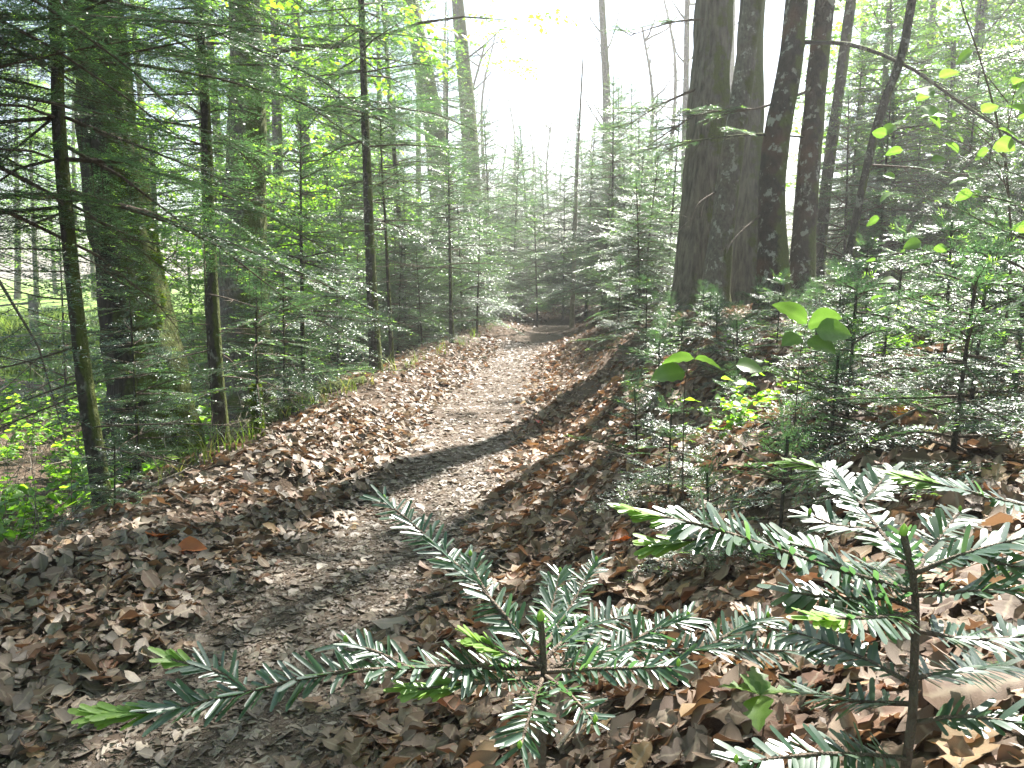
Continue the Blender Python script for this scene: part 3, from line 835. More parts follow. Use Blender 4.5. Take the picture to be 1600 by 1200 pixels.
for k in protos:
    if k not in used:
        o = protos[k]
        for c in list(o.children): bpy.data.objects.remove(c)
        bpy.data.objects.remove(o)

# ------------------------------------------------------------------ broadleaf trees further back
GB = 'spring green trees behind the firs'
bp = [broadleaf('spring tree', 13, .15, 2.6, 3.0, 71, limbs=20, sprays=10, group=GB, ssc=1.5),
      broadleaf('spring tree', 16, .20, 4.5, 3.6, 72, limbs=20, sprays=9, group=GB, ssc=1.5),
      broadleaf('spring bush', 4.2, .05, .6, 2.0, 73, limbs=14, sprays=9, group='leafy bushes behind the firs', name='leafy_bush', cat='bush', ssc=1.0)]
first = [True] * 3
def put_b(k, px, d, lab, sc=1.):
    q = foot(px, d)
    if first[k]:
        first[k] = False; o = bp[k]; o.location = q; o.rotation_euler = (0, 0, gP.uniform(0, 6.28)); o.scale = (sc,) * 3; o['label'] = lab; return o
    return dup(bp[k], q, gP.uniform(0, 6.28), sc, lab)
for px, d, k in [(-150, 24, 0), (-90, 48, 1), (-20, 55, 0), (30, 50, 1), (90, 58, 0), (150, 52, 0), (60, 40, 0), (440, 19, 0), (520, 27, 0), (360, 24, 1), (420, 30, 0), (500, 24, 1), (560, 36, 0), (250, 40, 1), (120, 46, 1), (400, 44, 1)]:
    put_b(k, px, d, 'spring green broadleaf tree behind the left firs', gP.uniform(.85, 1.15))
for px, d, k in [(1490, 20, 0), (1590, 21, 0), (1420, 23, 0), (1340, 30, 1), (1590, 28, 0), (1420, 36, 0), (1540, 40, 0), (1250, 36, 1), (1660, 36, 1)]:
    put_b(k, px, d, 'spring green broadleaf tree behind the thicket on the right', gP.uniform(.85, 1.15))
for px, d in [(250, 15), (300, 19), (430, 13.5), (470, 17), (350, 17), (520, 15.5), (560, 19)]:
    put_b(2, px, d, 'leafy green bush in the light behind the left firs', gP.uniform(.7, 1.1))
for px, d in [(1360, 13), (1470, 14), (1600, 12)]:
    put_b(2, px, d, 'leafy green bush among the right firs', gP.uniform(.7, 1.1))
for k_, (x_, y_, q_) in enumerate([(-6, -3, .9), (-2.5, -6, 1.), (3, -4, .9), (7, -2.5, 1.), (-10, 1, 1.), (-5, -10, 1.), (1, -10, 1.1), (6, -9, 1.), (11, -6, 1.), (-11, -6, 1.), (13, 2, 1.)]):  # unseen trees added behind the camera to block sky fill and deepen the shade
    o = put_b(k_ % 2, 800, 10, 'unseen broadleaf tree added behind the viewpoint to block sky light', q_)
    o.location = (x_, y_, float(ground_z(x_, y_))); o['group'] = 'unseen trees added behind the viewpoint'
# bare far trunks against the glare
gT = np.random.default_rng(123)
GT = 'bare tall trunks against the bright sky'
def bare(h, r, seed):
    g = np.random.default_rng(seed)
    t = thing('bare_tree', 'bare tall trunk', 'tree', group=GT)
    pts = [(0, 0, -.2), (g.uniform(-.2, .2), 0, h * .4), (g.uniform(-.5, .5), 0, h * .75), (g.uniform(-.7, .7), 0, h)]
    tm, P, rad = trunk_mesh(pts, r, .03, M['bark_grey'], 12, 24, flare=.3, seed=seed); obj('trunk', tm, t)
    mb = MB()
    for k in range(22):
        z = h * g.uniform(.22, 1); o = np.array([np.interp(z, P[:, 2], P[:, 0]), np.interp(z, P[:, 2], P[:, 1]), z])
        Q = limb_path(g, o, (math.cos(k * 2.4), math.sin(k * 2.4), .6), g.uniform(.6, 2.6) * (1.2 - z / h * .6), up=.2)
        v, f = tube(Q, np.linspace(.035, .006, len(Q)), 5); mb.add(v, f)
        for q in range(3):
            i0 = g.integers(2, 6); S = limb_path(g, Q[i0], Q[i0] - Q[i0 - 1] + g.normal(0, .2, 3), g.uniform(.3, 1.0), 4, up=.2)
            v, f = tube(S, np.linspace(.012, .003, 5), 4); mb.add(v, f)
    obj('crown', mb.mesh('crown', M['bark_grey']), t, kind='stuff')
    return t
bt = [bare(17, .22, 81), bare(14, .15, 82), bare(9, .09, 83)]
bf = [True] * 3
for px, d, k, s in [(945, 30, 0, 1.), (1033, 38, 1, 1.), (1065, 30, 1, 1.1), (812, 44, 2, .9), (770, 40, 2, .8), (835, 55, 1, .7), (790, 50, 2, 1), (1010, 52, 1, 1.), (655, 33, 1, 1.), (620, 38, 0, 1.), (600, 28, 1, .9), (560, 42, 0, 1), (520, 32, 1, 1.), (480, 40, 0, 1), (215, 36, 0, .9), (330, 40, 0, 1), (1130, 40, 0, 1), (1330, 45, 0, 1), (1450, 50, 0, 1), (1560, 45, 1, 1), (700, 48, 0, 1), (745, 60, 0, .8), (880, 62, 1, .8), (920, 60, 2, 1), (985, 45, 2, 1), (765, 46, 1, 1), (800, 58, 0, .8), (858, 48, 2, 1.1), (900, 70, 1, 1), (828, 75, 0, .9), (965, 58, 1, 1), (925, 80, 0, 1), (1000, 34, 2, 1.2), (752, 36, 2, 1.2)]:
    lab = 'bare tall trunk standing in the glare beyond the path end' if 760 < px < 1080 else ('bare tall trunk far behind the left thicket' if px < 760 else 'bare tall trunk far behind the right thicket')
    q = foot(px, d)
    if bf[k]: bf[k] = False; o = bt[k]; o.location = q; o.scale = (s,) * 3; o['label'] = lab
    else: dup(bt[k], q, gT.uniform(0, 6.28), s, lab)

# ------------------------------------------------------------------ leaf litter
def oak_leaf(g, n=9):
    t = np.linspace(0, 1, n)
    prof = (.30 * np.sin(np.pi * t ** .75) ** .8) * (1 + .38 * np.cos(t * 2 * np.pi * min(3.6, n / 3.2) + g.uniform(0, 1))) + .012
    prof[0] = .015; prof[-1] = .03
    c1, c2, tw, wv_ = g.uniform(-.5, .8), g.uniform(-.9, 1.3), g.uniform(-.9, .9), g.uniform(.0, .05)
    mid = np.column_stack([t, .04 * np.sin(3 * t + g.uniform(0, 6)), .35 * c1 * (t - .5) ** 2 + wv_ * np.sin(t * 9)])
    V = [];
    for i_ in range(n):
        for s in (-1, 0, 1):
            y = s * prof[i_]
            V.append(mid[i_] + np.array([0, y, c2 * y * y * 1.6 + tw * y * (t[i_] - .5) * .9 + (.03 * math.sin(i_ * 2.1 + s) if s else -.01) + g.normal(0, .018)]))
    V = np.array(V); V[:, 0] -= .5
    F = [[i_ * 3 + k, (i_ + 1) * 3 + k, (i_ + 1) * 3 + k + 1, i_ * 3 + k + 1] for i_ in range(n - 1) for k in (0, 1)]
    return V, np.array(F)
def beech_leaf(g, n=6):
    t = np.linspace(0, 1, n); prof = .31 * np.sin(np.pi * t ** .85) ** .8 + .008
    c1, c2, tw = g.uniform(-.5, 1.2), g.uniform(-.6, 2.4), g.uniform(-.8, .8)
    V = []
    for i_ in range(n):
        for s in (-1, 0, 1):
            y = s * prof[i_]
            V.append([t[i_] - .5, y, .4 * c1 * (t[i_] - .5) ** 2 + c2 * y * y * 1.5 + tw * y * (t[i_] - .5) + (.015 * (-1) ** i_ if s else 0)])
    F = [[i_ * 3 + k, (i_ + 1) * 3 + k, (i_ + 1) * 3 + k + 1, i_ * 3 + k + 1] for i_ in range(n - 1) for k in (0, 1)]
    return np.array(V), np.array(F)
gl = np.random.default_rng(7)
LEAVES = [oak_leaf(gl, 13) for _ in range(9)] + [beech_leaf(gl) for _ in range(6)]
LEAVES_MIN = [oak_leaf(gl, 5) for _ in range(9)] + [beech_leaf(gl, 4) for _ in range(6)]
LEAVES_LO = [oak_leaf(gl, 7) for _ in range(9)] + [beech_leaf(gl, 5) for _ in range(6)]
def leaf_points(n, yr, ur, dens_fn):
    Y = np.sqrt(gl.uniform(yr[0] ** 2, yr[1] ** 2, n)) if yr[0] > 2 else gl.uniform(*yr, n)
    U = gl.uniform(*ur, n); X = xc(Y) + U
    keep = gl.random(n) < dens_fn(U, Y)
    return X[keep], Y[keep], U[keep]
XS, YS, US = [], [], []
dens = lambda U, Y: np.where(np.abs(U) < .35, .6, 1.0) * np.where(U < -1.35, np.clip(.9 - (-1.35 - U) * .35, .12, 1), 1.0)
for n, yr, ur in [(19000, (.35, 3.2), (-2.2, 2.6)), (21000, (3.2, 6.5), (-2.6, 4.2)), (15000, (6.5, 12), (-2.6, 6)), (7000, (12, 24), (-2, 6.)), (3500, (4, 14), (-9, -2.6)), (10000, (.9, 5), (-.7, .6)), (8000, (5, 13), (-.7, .6))]:
    a_, b_, c_ = leaf_points(n, yr, ur, dens); XS.append(a_); YS.append(b_); US.append(c_)
X, Y, U = map(np.concatenate, (XS, YS, US)); N = len(X)
on_path = np.abs(U + .05) < gl.uniform(.2, .72, N)
Z = ground_z(X, Y)
e = .03
nx_, ny_ = -(ground_z(X + e, Y) - ground_z(X - e, Y)) / (2 * e), -(ground_z(X, Y + e) - ground_z(X, Y - e)) / (2 * e)
size = np.where(on_path, .02 + .055 * gl.random(N) ** 1.5, .028 + .058 * gl.random(N) ** 1.2)
size[(gl.random(N) < .05) & ~on_path] *= 1.3
kind = gl.integers(0, len(LEAVES), N)
tilt = np.where(on_path, .2, .40)
ax, ay, az_ = gl.normal(0, 1, N) * tilt, gl.normal(0, 1, N) * tilt, gl.uniform(0, 6.28, N)
lift = np.where(on_path, .004, gl.uniform(.004, .028, N)) + np.abs(ax) * size * .2
tnt = gl.random(N)
flat = np.where(on_path, .45, 1.0)
def leaf_matrix(i_):
    n_ = Vector((nx_[i_] + ax[i_], ny_[i_] + ay[i_], 1)).normalized()
    q = n_.to_track_quat('Z', 'Y').to_matrix() @ Matrix.Rotation(az_[i_], 3, 'Z')
    return np.array(q)
sxp, syp, fd = project(np.column_stack([X, Y, Z]))
vis = (sxp > -40) & (sxp < 1640) & (syp > 300) & (syp < 1230) & (fd > .3)
score = np.where(vis, size / fd, 0)
order = np.argsort(-score)
top = set(order[:290].tolist())
RIB = lambda v: np.where(np.arange(len(v)) % 3 == 1, 1., .001)
lm = {}
for k, (v, f) in enumerate(LEAVES):
    for gname, mm in (('dead', M['dead']), ('dead_grey', M['dead_grey'])):
        lm[k, gname] = MB().add(v, f, 0, 0., RIB(v)).mesh('dead_leaf', mm)
litter, trod = MB(), MB()
for i_ in range(N):
    k = kind[i_]
    if i_ in top:
        gname = 'dead_grey' if on_path[i_] else 'dead'
        o = obj('dead_leaf', lm[k, gname], loc=(X[i_], Y[i_], Z[i_] + lift[i_] + .004))
        mt = Matrix(leaf_matrix(i_).tolist()); o.rotation_euler = mt.to_euler()
        s = size[i_]; o.scale = (s, s, s * flat[i_])
        kd = 'lobed' if k < 9 else 'oval'
        where = next(w for lim, w in ((520, 'left of the centre sapling'), (830, 'below the centre sapling branch'), (1010, 'right of the centre sapling'), (1180, 'around the oak seedling'), (1400, 'left of the glaring sapling'), (9999, 'behind the glaring sapling')) if sxp[i_] < lim)
        far = 'near' if syp[i_] > 1020 else 'farther'
        tag(o, f"{'flat greyish' if on_path[i_] else 'curled brown'} {kd} dead leaf {where}, {far} part", 'leaf', f"{'greyish' if on_path[i_] else 'brown'} {kd} dead leaves {where}, {far} part")
        continue
    if not vis[i_] and fd[i_] > .3 and not (-400 < sxp[i_] < 2000): continue
    v, f = (LEAVES if Y[i_] < 1.7 and not on_path[i_] else LEAVES_MIN if on_path[i_] or Y[i_] > 3.6 else LEAVES_LO)[k]
    Rm = leaf_matrix(i_) * size[i_]
    vv = v * np.array([1, 1, flat[i_]])
    (trod if on_path[i_] or (U[i_] < 0 and tnt[(i_ * 7) % N] < .55) else litter).add(vv @ Rm.T + np.array([X[i_], Y[i_], Z[i_] + lift[i_]]), f, 0, tnt[i_], RIB(v))
obj('leaf_litter', litter.mesh('leaf_litter', M['dead']), kind='stuff')
obj('trodden_leaf_litter', trod.mesh('trodden_leaf_litter', M['dead_grey']), kind='stuff')
# crumbs of leaf and fallen needles
n = 52000
Y = np.where(gl.random(n) < .6, gl.uniform(.8, 5, n), gl.uniform(5, 14, n)); U = np.where(gl.random(n) < .6, gl.normal(0, .45, n), gl.uniform(-1.5, 2.2, n)); X = xc(Y) + U
Z = ground_z(X, Y) + np.where(np.abs(U) < .7, .009, .012) + gl.uniform(0, .004, n)
a1, l, w = gl.uniform(0, 6.28, n), gl.uniform(.008, .03, n), gl.uniform(.002, .013, n)
D = np.column_stack([np.cos(a1), np.sin(a1), gl.normal(0, .18, n)]) * l[:, None] * .5
W = np.column_stack([-np.sin(a1), np.cos(a1), gl.normal(0, .25, n)]) * w[:, None] * .5
C = np.column_stack([X, Y, Z])
V = np.stack([C - D, C + W - .2 * D, C + D, C - W + .15 * D], 1)
obj('leaf_crumbs', MB().add(V, np.arange(n)[:, None] * 4 + np.arange(4)[None], 0, np.repeat(gl.random(n), 4)).mesh('leaf_crumbs', M['dead_grey']), kind='stuff')

# particular leaves
def one_leaf(px, py, size, m, label, k=10, rx=.5, ry=.2, rz=.3, up=.03, cat='leaf'):
    q = gnd(px, py); v, f = LEAVES[k]
    me = MB().add(v, f, 0, .6, RIB(v)).mesh('dead_leaf', M[m])
    o = obj('dead_leaf', me, loc=(q[0], q[1], q[2] + up), label=label, cat=cat)
    o.rotation_euler = (rx, ry, rz); o.scale = (size,) * 3
    return o
one_leaf(1402, 668, .085, 'orange_leaf', 'bright orange backlit leaf standing up on the right bank', 11, 1.2, 0, .4, .05)
one_leaf(843, 666, .13, 'red_leaf', 'dull red leaf on the right rim of the path', 12, .5, .3, .8)
one_leaf(300, 872, .11, 'rust_leaf', 'rust brown leaf beside the shady left path edge', 10, .5, .1, .2)
one_leaf(245, 850, .12, 'rust_leaf', 'dark rust leaf in the shade left of the path, the farther of two', 3, .3, .3, 1.8)
one_leaf(975, 855, .10, 'rust_leaf', 'reddish brown leaf on the bank right of the near path', 13, .15, .1, .2, .02)
one_leaf(36, 582, .20, 'red_leaf', 'small vivid red leaf at the far left before the meadow', 10, 1.0, .2, .5, .12)
one_leaf(1525, 1140, .17, 'dead', 'very large curled tan leaf in the bottom right corner', 4, .5, -.15, .25, .05)
one_leaf(610, 985, .13, 'dead_grey', 'broad pale tan leaf lying on the near path', 12, .15, .1, .4, .02)

# ------------------------------------------------------------------ twigs, weeds, grass
gt = np.random.default_rng(31)
def ground_twig(pix, r, label, m='twig', up=.02, group=None):
    P = curve([gnd(*q) + np.array([0, 0, up + .02 * gt.random()]) for q in pix], 12)
    b = P[0].copy(); mb = MB()
    v, f = tube(P - b, np.linspace(r, r * .45, 12), 6); mb.add(v, f)
    for _ in range(3):
        i0 = gt.integers(3, 11); d = P[i0] - P[i0 - 1] + gt.normal(0, .5, 3) * np.linalg.norm(P[1] - P[0])
        S = limb_path(gt, P[i0] - b, d * [1, 1, .3], gt.uniform(.04, .14), 4, up=.05)
        v, f = tube(S, np.linspace(r * .5, r * .2, 5), 4); mb.add(v, f)
    return obj('fallen_twig', mb.mesh('fallen_twig', M[m]), loc=b, label=label, cat='twig', group=group)
ground_twig([(20, 870), (120, 868), (200, 850)], .004, 'thin twig lying on the dark leaves at the left edge')
ground_twig([(225, 780), (255, 765), (290, 752)], .012, 'pale broken stick at the rim below the mossy trunk', 'twig_pale', .04)
ground_twig([(880, 1045), (930, 1015), (985, 995)], .004, 'dark twig lying behind the foreground fir on the right')
ground_twig([(870, 1200), (910, 1170), (970, 1180)], .004, 'curved dry twig at the bottom edge', 'twig_pale', .03)
ground_twig([(1200, 820), (1290, 760), (1420, 690), (1490, 660)], .006, 'long dry stick slanting across the right bank', 'twig_pale', .08)
ground_twig([(940, 720), (1000, 740), (1080, 800)], .004, 'thin dry twig lying across the bank by the path', 'twig_pale', .05)
ground_twig([(1080, 620), (1120, 585), (1170, 570)], .006, 'dark twig propped up on the bank below the bright leaves', 'twig', .12)
for k in range(26):
    px, py = gt.uniform(60, 1500), gt.uniform(680, 1180)
    an = gt.uniform(-.6, .6); l = gt.uniform(30, 90)
    ground_twig([(px, py), (px + l * .5, py - l * .3 * an), (px + l, py - l * .5 * an)], gt.uniform(.0015, .003), 'short thin dry twig lying loose among the dead leaves', ['twig', 'twig_pale'][k % 2], .02, 'short twigs in the leaf litter')
# fallen log in the shade of the left bank
P = curve([foot(405, 6.5) + [0, 0, .04], foot(480, 7.1) + [0, 0, .05], foot(566, 7.9) + [0, 0, .03]], 20)
v, f = tube(P - P[0], np.linspace(.07, .04, 20), 12, lambda th, k: 1 + .08 * np.sin(3 * th + k))
obj('fallen_log', MB().add(v, f).mesh('fallen_log', M['bark_dark']), loc=P[0], label='dark mossy log lying along the left path edge under the firs', cat='log')

def blades(n, L, lean, g, w=.003, segs=3, spread=.05, tint=(0, .7)):
    mb = MB()
    for _ in range(n):
        a_, l_ = g.uniform(0, 6.28), L * g.uniform(.5, 1.1); ln = lean * g.uniform(.3, 1.2)
        o = np.array([*g.normal(0, spread, 2), 0]); t = np.linspace(0, 1, segs + 1)
        P = o + np.column_stack([np.cos(a_) * ln * l_ * t ** 2, np.sin(a_) * ln * l_ * t ** 2, l_ * t * (1 - .35 * ln * t)])
        s = np.array([-np.sin(a_), np.cos(a_), 0]); ww = w * (1 - t) + .0004
        V = np.stack([P - s * ww[:, None], P + s * ww[:, None]], 1).reshape(-1, 3)
        mb.add(V, [[2 * i, 2 * i + 1, 2 * i + 3, 2 * i + 2] for i in range(segs)], 0, g.uniform(*tint))
    return mb
gtm = [blades(26, .22, .7, gt).mesh('grass_tuft', M['grass']), blades(16, .3, .9, gt, tint=(.6, 1)).mesh('grass_tuft', M['grass'])]
for k, (px, py) in enumerate([(478, 640), (505, 632), (545, 612), (575, 602), (640, 575), (430, 668), (395, 690), (690, 553), (740, 528), (330, 722), (360, 710), (610, 585), (300, 735), (655, 566), (450, 655), (525, 625), (720, 540), (270, 760), (765, 515)]):
    q = gnd(px, py)
    o = obj('grass_tuft', gtm[k % 2], loc=q, label=['green grass tuft on the left path rim', 'dry straw coloured grass tuft on the left path rim'][k % 2], cat='grass tuft', group=['green tufts on the path rim', 'dry tufts on the path rim'][k % 2])
    s = gt.uniform(.6, 1.1); o.scale = (s, s, s); o.rotation_euler = (0, 0, gt.uniform(0, 6))
# meadow grass as one mass
n = 26000
X = gt.uniform(-26, -6.6, n); Y = 15.8 + 16 * gt.random(n) ** 1.6
Zm = ground_z(X, Y) + .05 + .25 * smooth(15.5, 17.5, Y) * smooth(-6.5, -8, X)
a_ = gt.uniform(0, 6.28, n); l_ = gt.uniform(.12, .34, n)
B0 = np.column_stack([X, Y, Zm - .03]); s_ = np.column_stack([-np.sin(a_), np.cos(a_), 0 * a_]) * .007
tip = B0 + np.column_stack([np.cos(a_) * .4 * l_, np.sin(a_) * .4 * l_, l_])
mid_ = B0 + np.column_stack([np.cos(a_) * .12 * l_, np.sin(a_) * .12 * l_, l_ * .6])
V = np.stack([B0 - s_, B0 + s_, mid_ + s_ * .7, tip, mid_ - s_ * .7], 1)
obj('meadow_grass', MB().add(V, np.arange(n)[:, None] * 5 + np.arange(5)[None], 0, np.repeat(gt.uniform(0, .8, n), 5)).mesh('meadow_grass', M['grass']), kind='stuff')
# tangle of dry bramble stems in the left hollow
mb = MB()
for _ in range(420):
    d = gt.uniform(5.5, 13); px = gt.uniform(-60, 420); q = foot(px, d)
    if q[0] - float(xc(q[1])) > -1.7: continue
    P = limb_path(gt, q + [0, 0, -.02], (*gt.normal(0, 1, 2), gt.uniform(.3, 1.4)), gt.uniform(.4, 1.3), 7, .25, -.25)
    P[:, 2] = np.maximum(P[:, 2], ground_z(P[:, 0], P[:, 1]) + .01)
    v, f = tube(P, np.linspace(.004, .0015, 8), 4); mb.add(v, f)
obj('dry_bramble_tangle', mb.mesh('dry_bramble_tangle', M['twig_pale']), kind='stuff')
# low leafy ground plants in the left hollow
def leafy(seed, h, n, leaf):
    g = np.random.default_rng(seed); mb = MB()
    for k in range(n):
        P = limb_path(g, (0, 0, 0), (*g.normal(0, .5, 2), 1), h * g.uniform(.5, 1.1), 5, .15, -.1)
        v, f = tube(P, np.linspace(.0025, .001, 6), 4); mb.add(v, f, 0)
        for i_ in range(2, 6):
            for s in (0, 2.9):
                lv, lf = beech_leaf(g); lv[:, 0] += .5
                Rm = rot(g.uniform(0, 6.28), g.uniform(-.6, .3), g.uniform(-.5, .5)) * leaf * g.uniform(.6, 1.2)
                mb.add(lv @ Rm.T + P[i_], lf, 1, g.random())
    return mb.mesh('leafy_plant', [M['twig'], M['beech']])
lp = [leafy(1, .35, 7, .07), leafy(2, .5, 8, .09), leafy(3, .22, 6, .055)]
for k in range(150):
    d = gt.uniform(5.2, 14); px = gt.uniform(-60, 300); q = foot(px, d)
    if q[0] - float(xc(q[1])) > -2.0: continue
    t = thing('leafy_plant', 'low bright green leafy plant growing in the left hollow', 'plant', q, gt.uniform(0, 6), 'leafy plants in the left hollow', gt.uniform(.7, 1.3))
    obj('foliage', lp[k % 3], t, kind='stuff')

for k in range(22):
    q = foot(gt.uniform(1120, 1640), gt.uniform(3.4, 7))
    if q[0] - float(xc(q[1])) < .8: continue
    t = thing('leafy_seedling', 'small leafy green seedling among the litter of the right bank', 'seedling', q, gt.uniform(0, 6), 'leafy seedlings on the right bank', gt.uniform(.35, .6))
    obj('foliage', lp[k % 3], t, kind='stuff')
# ------------------------------------------------------------------ fence post with its rails at the meadow
b = foot(54, 17.5)
fp = thing('wooden_fence', 'weathered wooden fence post with two thin rails at the meadow edge', 'fence', b)
pt = at(57, 460, 17.5) - b
v, f = tube(curve([(0, 0, -.3), (0, 0, pt[2] * .5), (pt[0] * .2, 0, pt[2])], 8), [.10, .098, .095, .093, .092, .09, .088, .085], 10, lambda th, k: 1 + .06 * np.sin(3 * th + .4 * k))
top_c = np.arange(70, 80)[None]
obj('post', MB().add(v, f).add(v[top_c[0]], np.arange(10)[None]).mesh('post', M['post'], False), fp)
for yy_ in (472, 522):
    A = at(-260, yy_ + 25, 16.2) - b; B = at(57, yy_, 17.42) - b
    v, f = tube(curve([A, (A + B) / 2 + [0, 0, -.03], B], 10), .022, 6)
    obj('rail', MB().add(v, f).mesh('rail', M['post']), fp)

# ------------------------------------------------------------------ broadleaf seedlings and hazel, each leaf a part
def hazel_leaf(g, lobed=False):
    n = 9; t = np.linspace(0, 1, n)
    prof = .40 * np.sin(np.pi * t ** .7) ** .75 + .004
    if lobed: prof = prof * .72 * (1 + .35 * np.cos(t * 2 * np.pi * 3.2)) + .012
    elif True: prof = prof * (1 + .05 * (-1) ** np.arange(n))
    V = []
    for i_ in range(n):
        for s in (-1, -.5, 0, .5, 1):
            y = s * prof[i_]
            V.append([t[i_], y, -.25 * (t[i_] - .3) ** 2 + .22 * abs(y) + .02 * math.sin(t[i_] * 22) * abs(s)])
    F = [[i_ * 5 + k, (i_ + 1) * 5 + k, (i_ + 1) * 5 + k + 1, i_ * 5 + k + 1] for i_ in range(n - 1) for k in range(4)]
    tv = np.array([[.12 * (i_ % 2) + (.55 if k == 2 else .0) + .08 * g.random() for k in range(5)] for i_ in range(n)]).ravel()
    mb = MB().add(V, F, 0, tv)
    return mb.mesh('leaf', M['bigleaf'])
gh = np.random.default_rng(17)
HZ = [hazel_leaf(gh) for _ in range(3)]; OK_ = [hazel_leaf(gh, True) for _ in range(2)]
def seedling(name, label, cat, base, stems, leaves, lib, r=.003, r2=None):
    """stems: polylines (world), leaves: (point, size, yaw, pitch, roll)"""
    t = thing(name, label, cat, base)
    for k_, P in enumerate(stems):
        if k_ and r2: r = r2
        Q = curve(P, 14) - base
        v, f = tube(Q, np.linspace(r, r * .4, 14), 6)
        obj('stem', MB().add(v, f).mesh('stem', M['twig']), t)
    for q, s, ya, pi, ro in leaves:
        o = obj('leaf', lib[gh.integers(len(lib))], t)
        o.location = q - base; o.rotation_euler = (ro, pi, ya); o.scale = (s, s, s)
    return t
# bright leaves in front of the dark trunks
b = foot(1245, 2.55); top_ = at(1262, 505, 2.5)
seedling('hazel_seedling', 'three large glowing green leaves on a seedling below the dark trunks', 'seedling', b, [[b - [0, 0, .03], at(1250, 560, 2.5), top_]],
         [(top_, .115, 2.6, -.55, .7), (top_, .105, .2, -.2, -.9), (at(1275, 515, 2.48), .10, -.3, .1, .9), (at(1262, 530, 2.5), .09, -.7, .35, .5), (at(1250, 525, 2.5), .07, 3.6, .3, -.6)], HZ)
b = foot(1075, 2.7); top_ = at(1085, 560, 2.65)
seedling('hazel_seedling', 'small seedling with spread bright leaves at the edge of the bank', 'seedling', b, [[b - [0, 0, .03], at(1070, 600, 2.68), top_], [at(1072, 590, 2.68), at(1130, 580, 2.6), at(1150, 570, 2.58)]],
         [(top_, .10, 2.9, .1, .5), (top_, .09, -.4, .25, -.4), (at(1150, 570, 2.58), .085, -.1, .15, .6), (at(1070, 580, 2.66), .11, 3.3, .15, -.6)], HZ)
# hazel shrub on the right with hanging leaves
b = foot(1560, 3.2)
hz_l = [((1436, 138), .12, -1.2, .5), ((1440, 165), .13, -.9, .7), ((1452, 180), .10, -.2, .8), ((1400, 195), .10, 3.0, .6), ((1478, 222), .10, 0.2, .5), ((1575, 165), .15, 0, .3), ((1560, 200), .13, -.5, .5), ((1590, 130), .12, 0.6, .2),
        ((1400, 437), .09, 2.8, .1), ((1440, 378), .10, 2.9, .3), ((1460, 385), .08, 0, .4), ((1588, 350), .11, .3, .4), ((1530, 428), .09, 3.0, .1), ((1560, 432), .08, 0, .2), ((1395, 300), .09, 3.2, .6), ((1520, 300), .10, 2.6, .4), ((1545, 235), .10, 3.2, .5), ((1490, 90), .10, 2.6, .4)]
hs = [[b - [0, 0, .05], at(1572, 500, 3.2), at(1580, 390, 3.2), at(1570, 250, 3.2), at(1540, 120, 3.2), at(1500, 0, 3.2), at(1480, -80, 3.2)]]
for (q, s, ya, pi) in hz_l:
    src = at(1575, q[1] + 70, 3.2) if q[1] > 60 else at(1540, q[1] + 60, 3.2)
    e_ = at(*q, 3.0)
    hs.append([src, (src + e_) / 2 + [0, 0, .03], e_])
seedling('hazel_shrub', 'hazel shrub with pale green sunlit leaves hanging at the right', 'shrub', b, hs, [(at(*q, 3.0), s * .62, ya, pi, gh.uniform(-1., 1.)) for q, s, ya, pi in hz_l] + [(at(q[0] + gh.uniform(-35, 35), q[1] + gh.uniform(-35, 45), 3.0 + gh.uniform(-.2, .3)), s * gh.uniform(.4, .7), ya + gh.uniform(-1.5, 1.5), gh.uniform(-.6, .6), gh.uniform(-1., 1.)) for q, s, ya, pi in hz_l for _ in (0, 1)], HZ, .006, .0022)
# oak seedling
b = gnd(1190, 1150); top_ = at(1188, 1085, .95)
seedling('oak_seedling', 'tiny oak seedling with lobed yellow green leaves between the foreground firs', 'seedling', b, [[b - [0, 0, .03], (b + top_) / 2 + [.004, 0, 0], top_]],
         [(top_, .045, 3.0, -.25, .2), (top_, .05, -1.9, .25, .3), (top_, .045, .1, -.1, -.2), (top_, .04, 1.5, -.5, .2), (top_, .03, 2.3, -.6, 0)], OK_, .0015)
b = gnd(1010, 590)
# ------------------------------------------------------------------ the foreground fir saplings, needle by needle
def needle_mesh(NW, fold=.35):
    xs_ = np.array([0, .08, .3, .65, .9, 1.0]); w_ = np.array([.35, .75, 1, 1, .92, .45]) * .5 * NW
    V = []
    for x, w in zip(xs_, w_):
        z = -.10 * x * x
        V += [[x, -w, z], [x, 0, z - w * fold], [x, w, z]]
    F = [[i * 3 + k, (i + 1) * 3 + k, (i + 1) * 3 + k + 1, i * 3 + k + 1] for i in range(5) for k in (0, 1)]
    return np.array(V), np.array(F)
NV, NF = needle_mesh(.15)
NVW, _ = needle_mesh(.19, .06)
gn = np.random.default_rng(41)
NEED = [MB().add(NV * [1, s, 1] + np.column_stack([0 * NV[:, 0], b_ * NV[:, 0] ** 2, 0 * NV[:, 0]]), NF, 0, tn).mesh('needle', M['needle']) for s, b_, tn in ((1, .03, .3), (.9, -.05, .5), (1.05, .0, .15))]
NEEDW = [MB().add(NVW * [1, s, 1] + np.column_stack([0 * NV[:, 0], b_ * NV[:, 0] ** 2, 0 * NV[:, 0]]), NF, 0, tn).mesh('needle', M['needle']) for s, b_, tn in ((1, .02, .3), (.95, -.04, .55), (1.05, .0, .7))]
NEEDF = MB().add(NV * [1, 1.5, 1], NF, 0, .6).mesh('needle', M['fresh'])
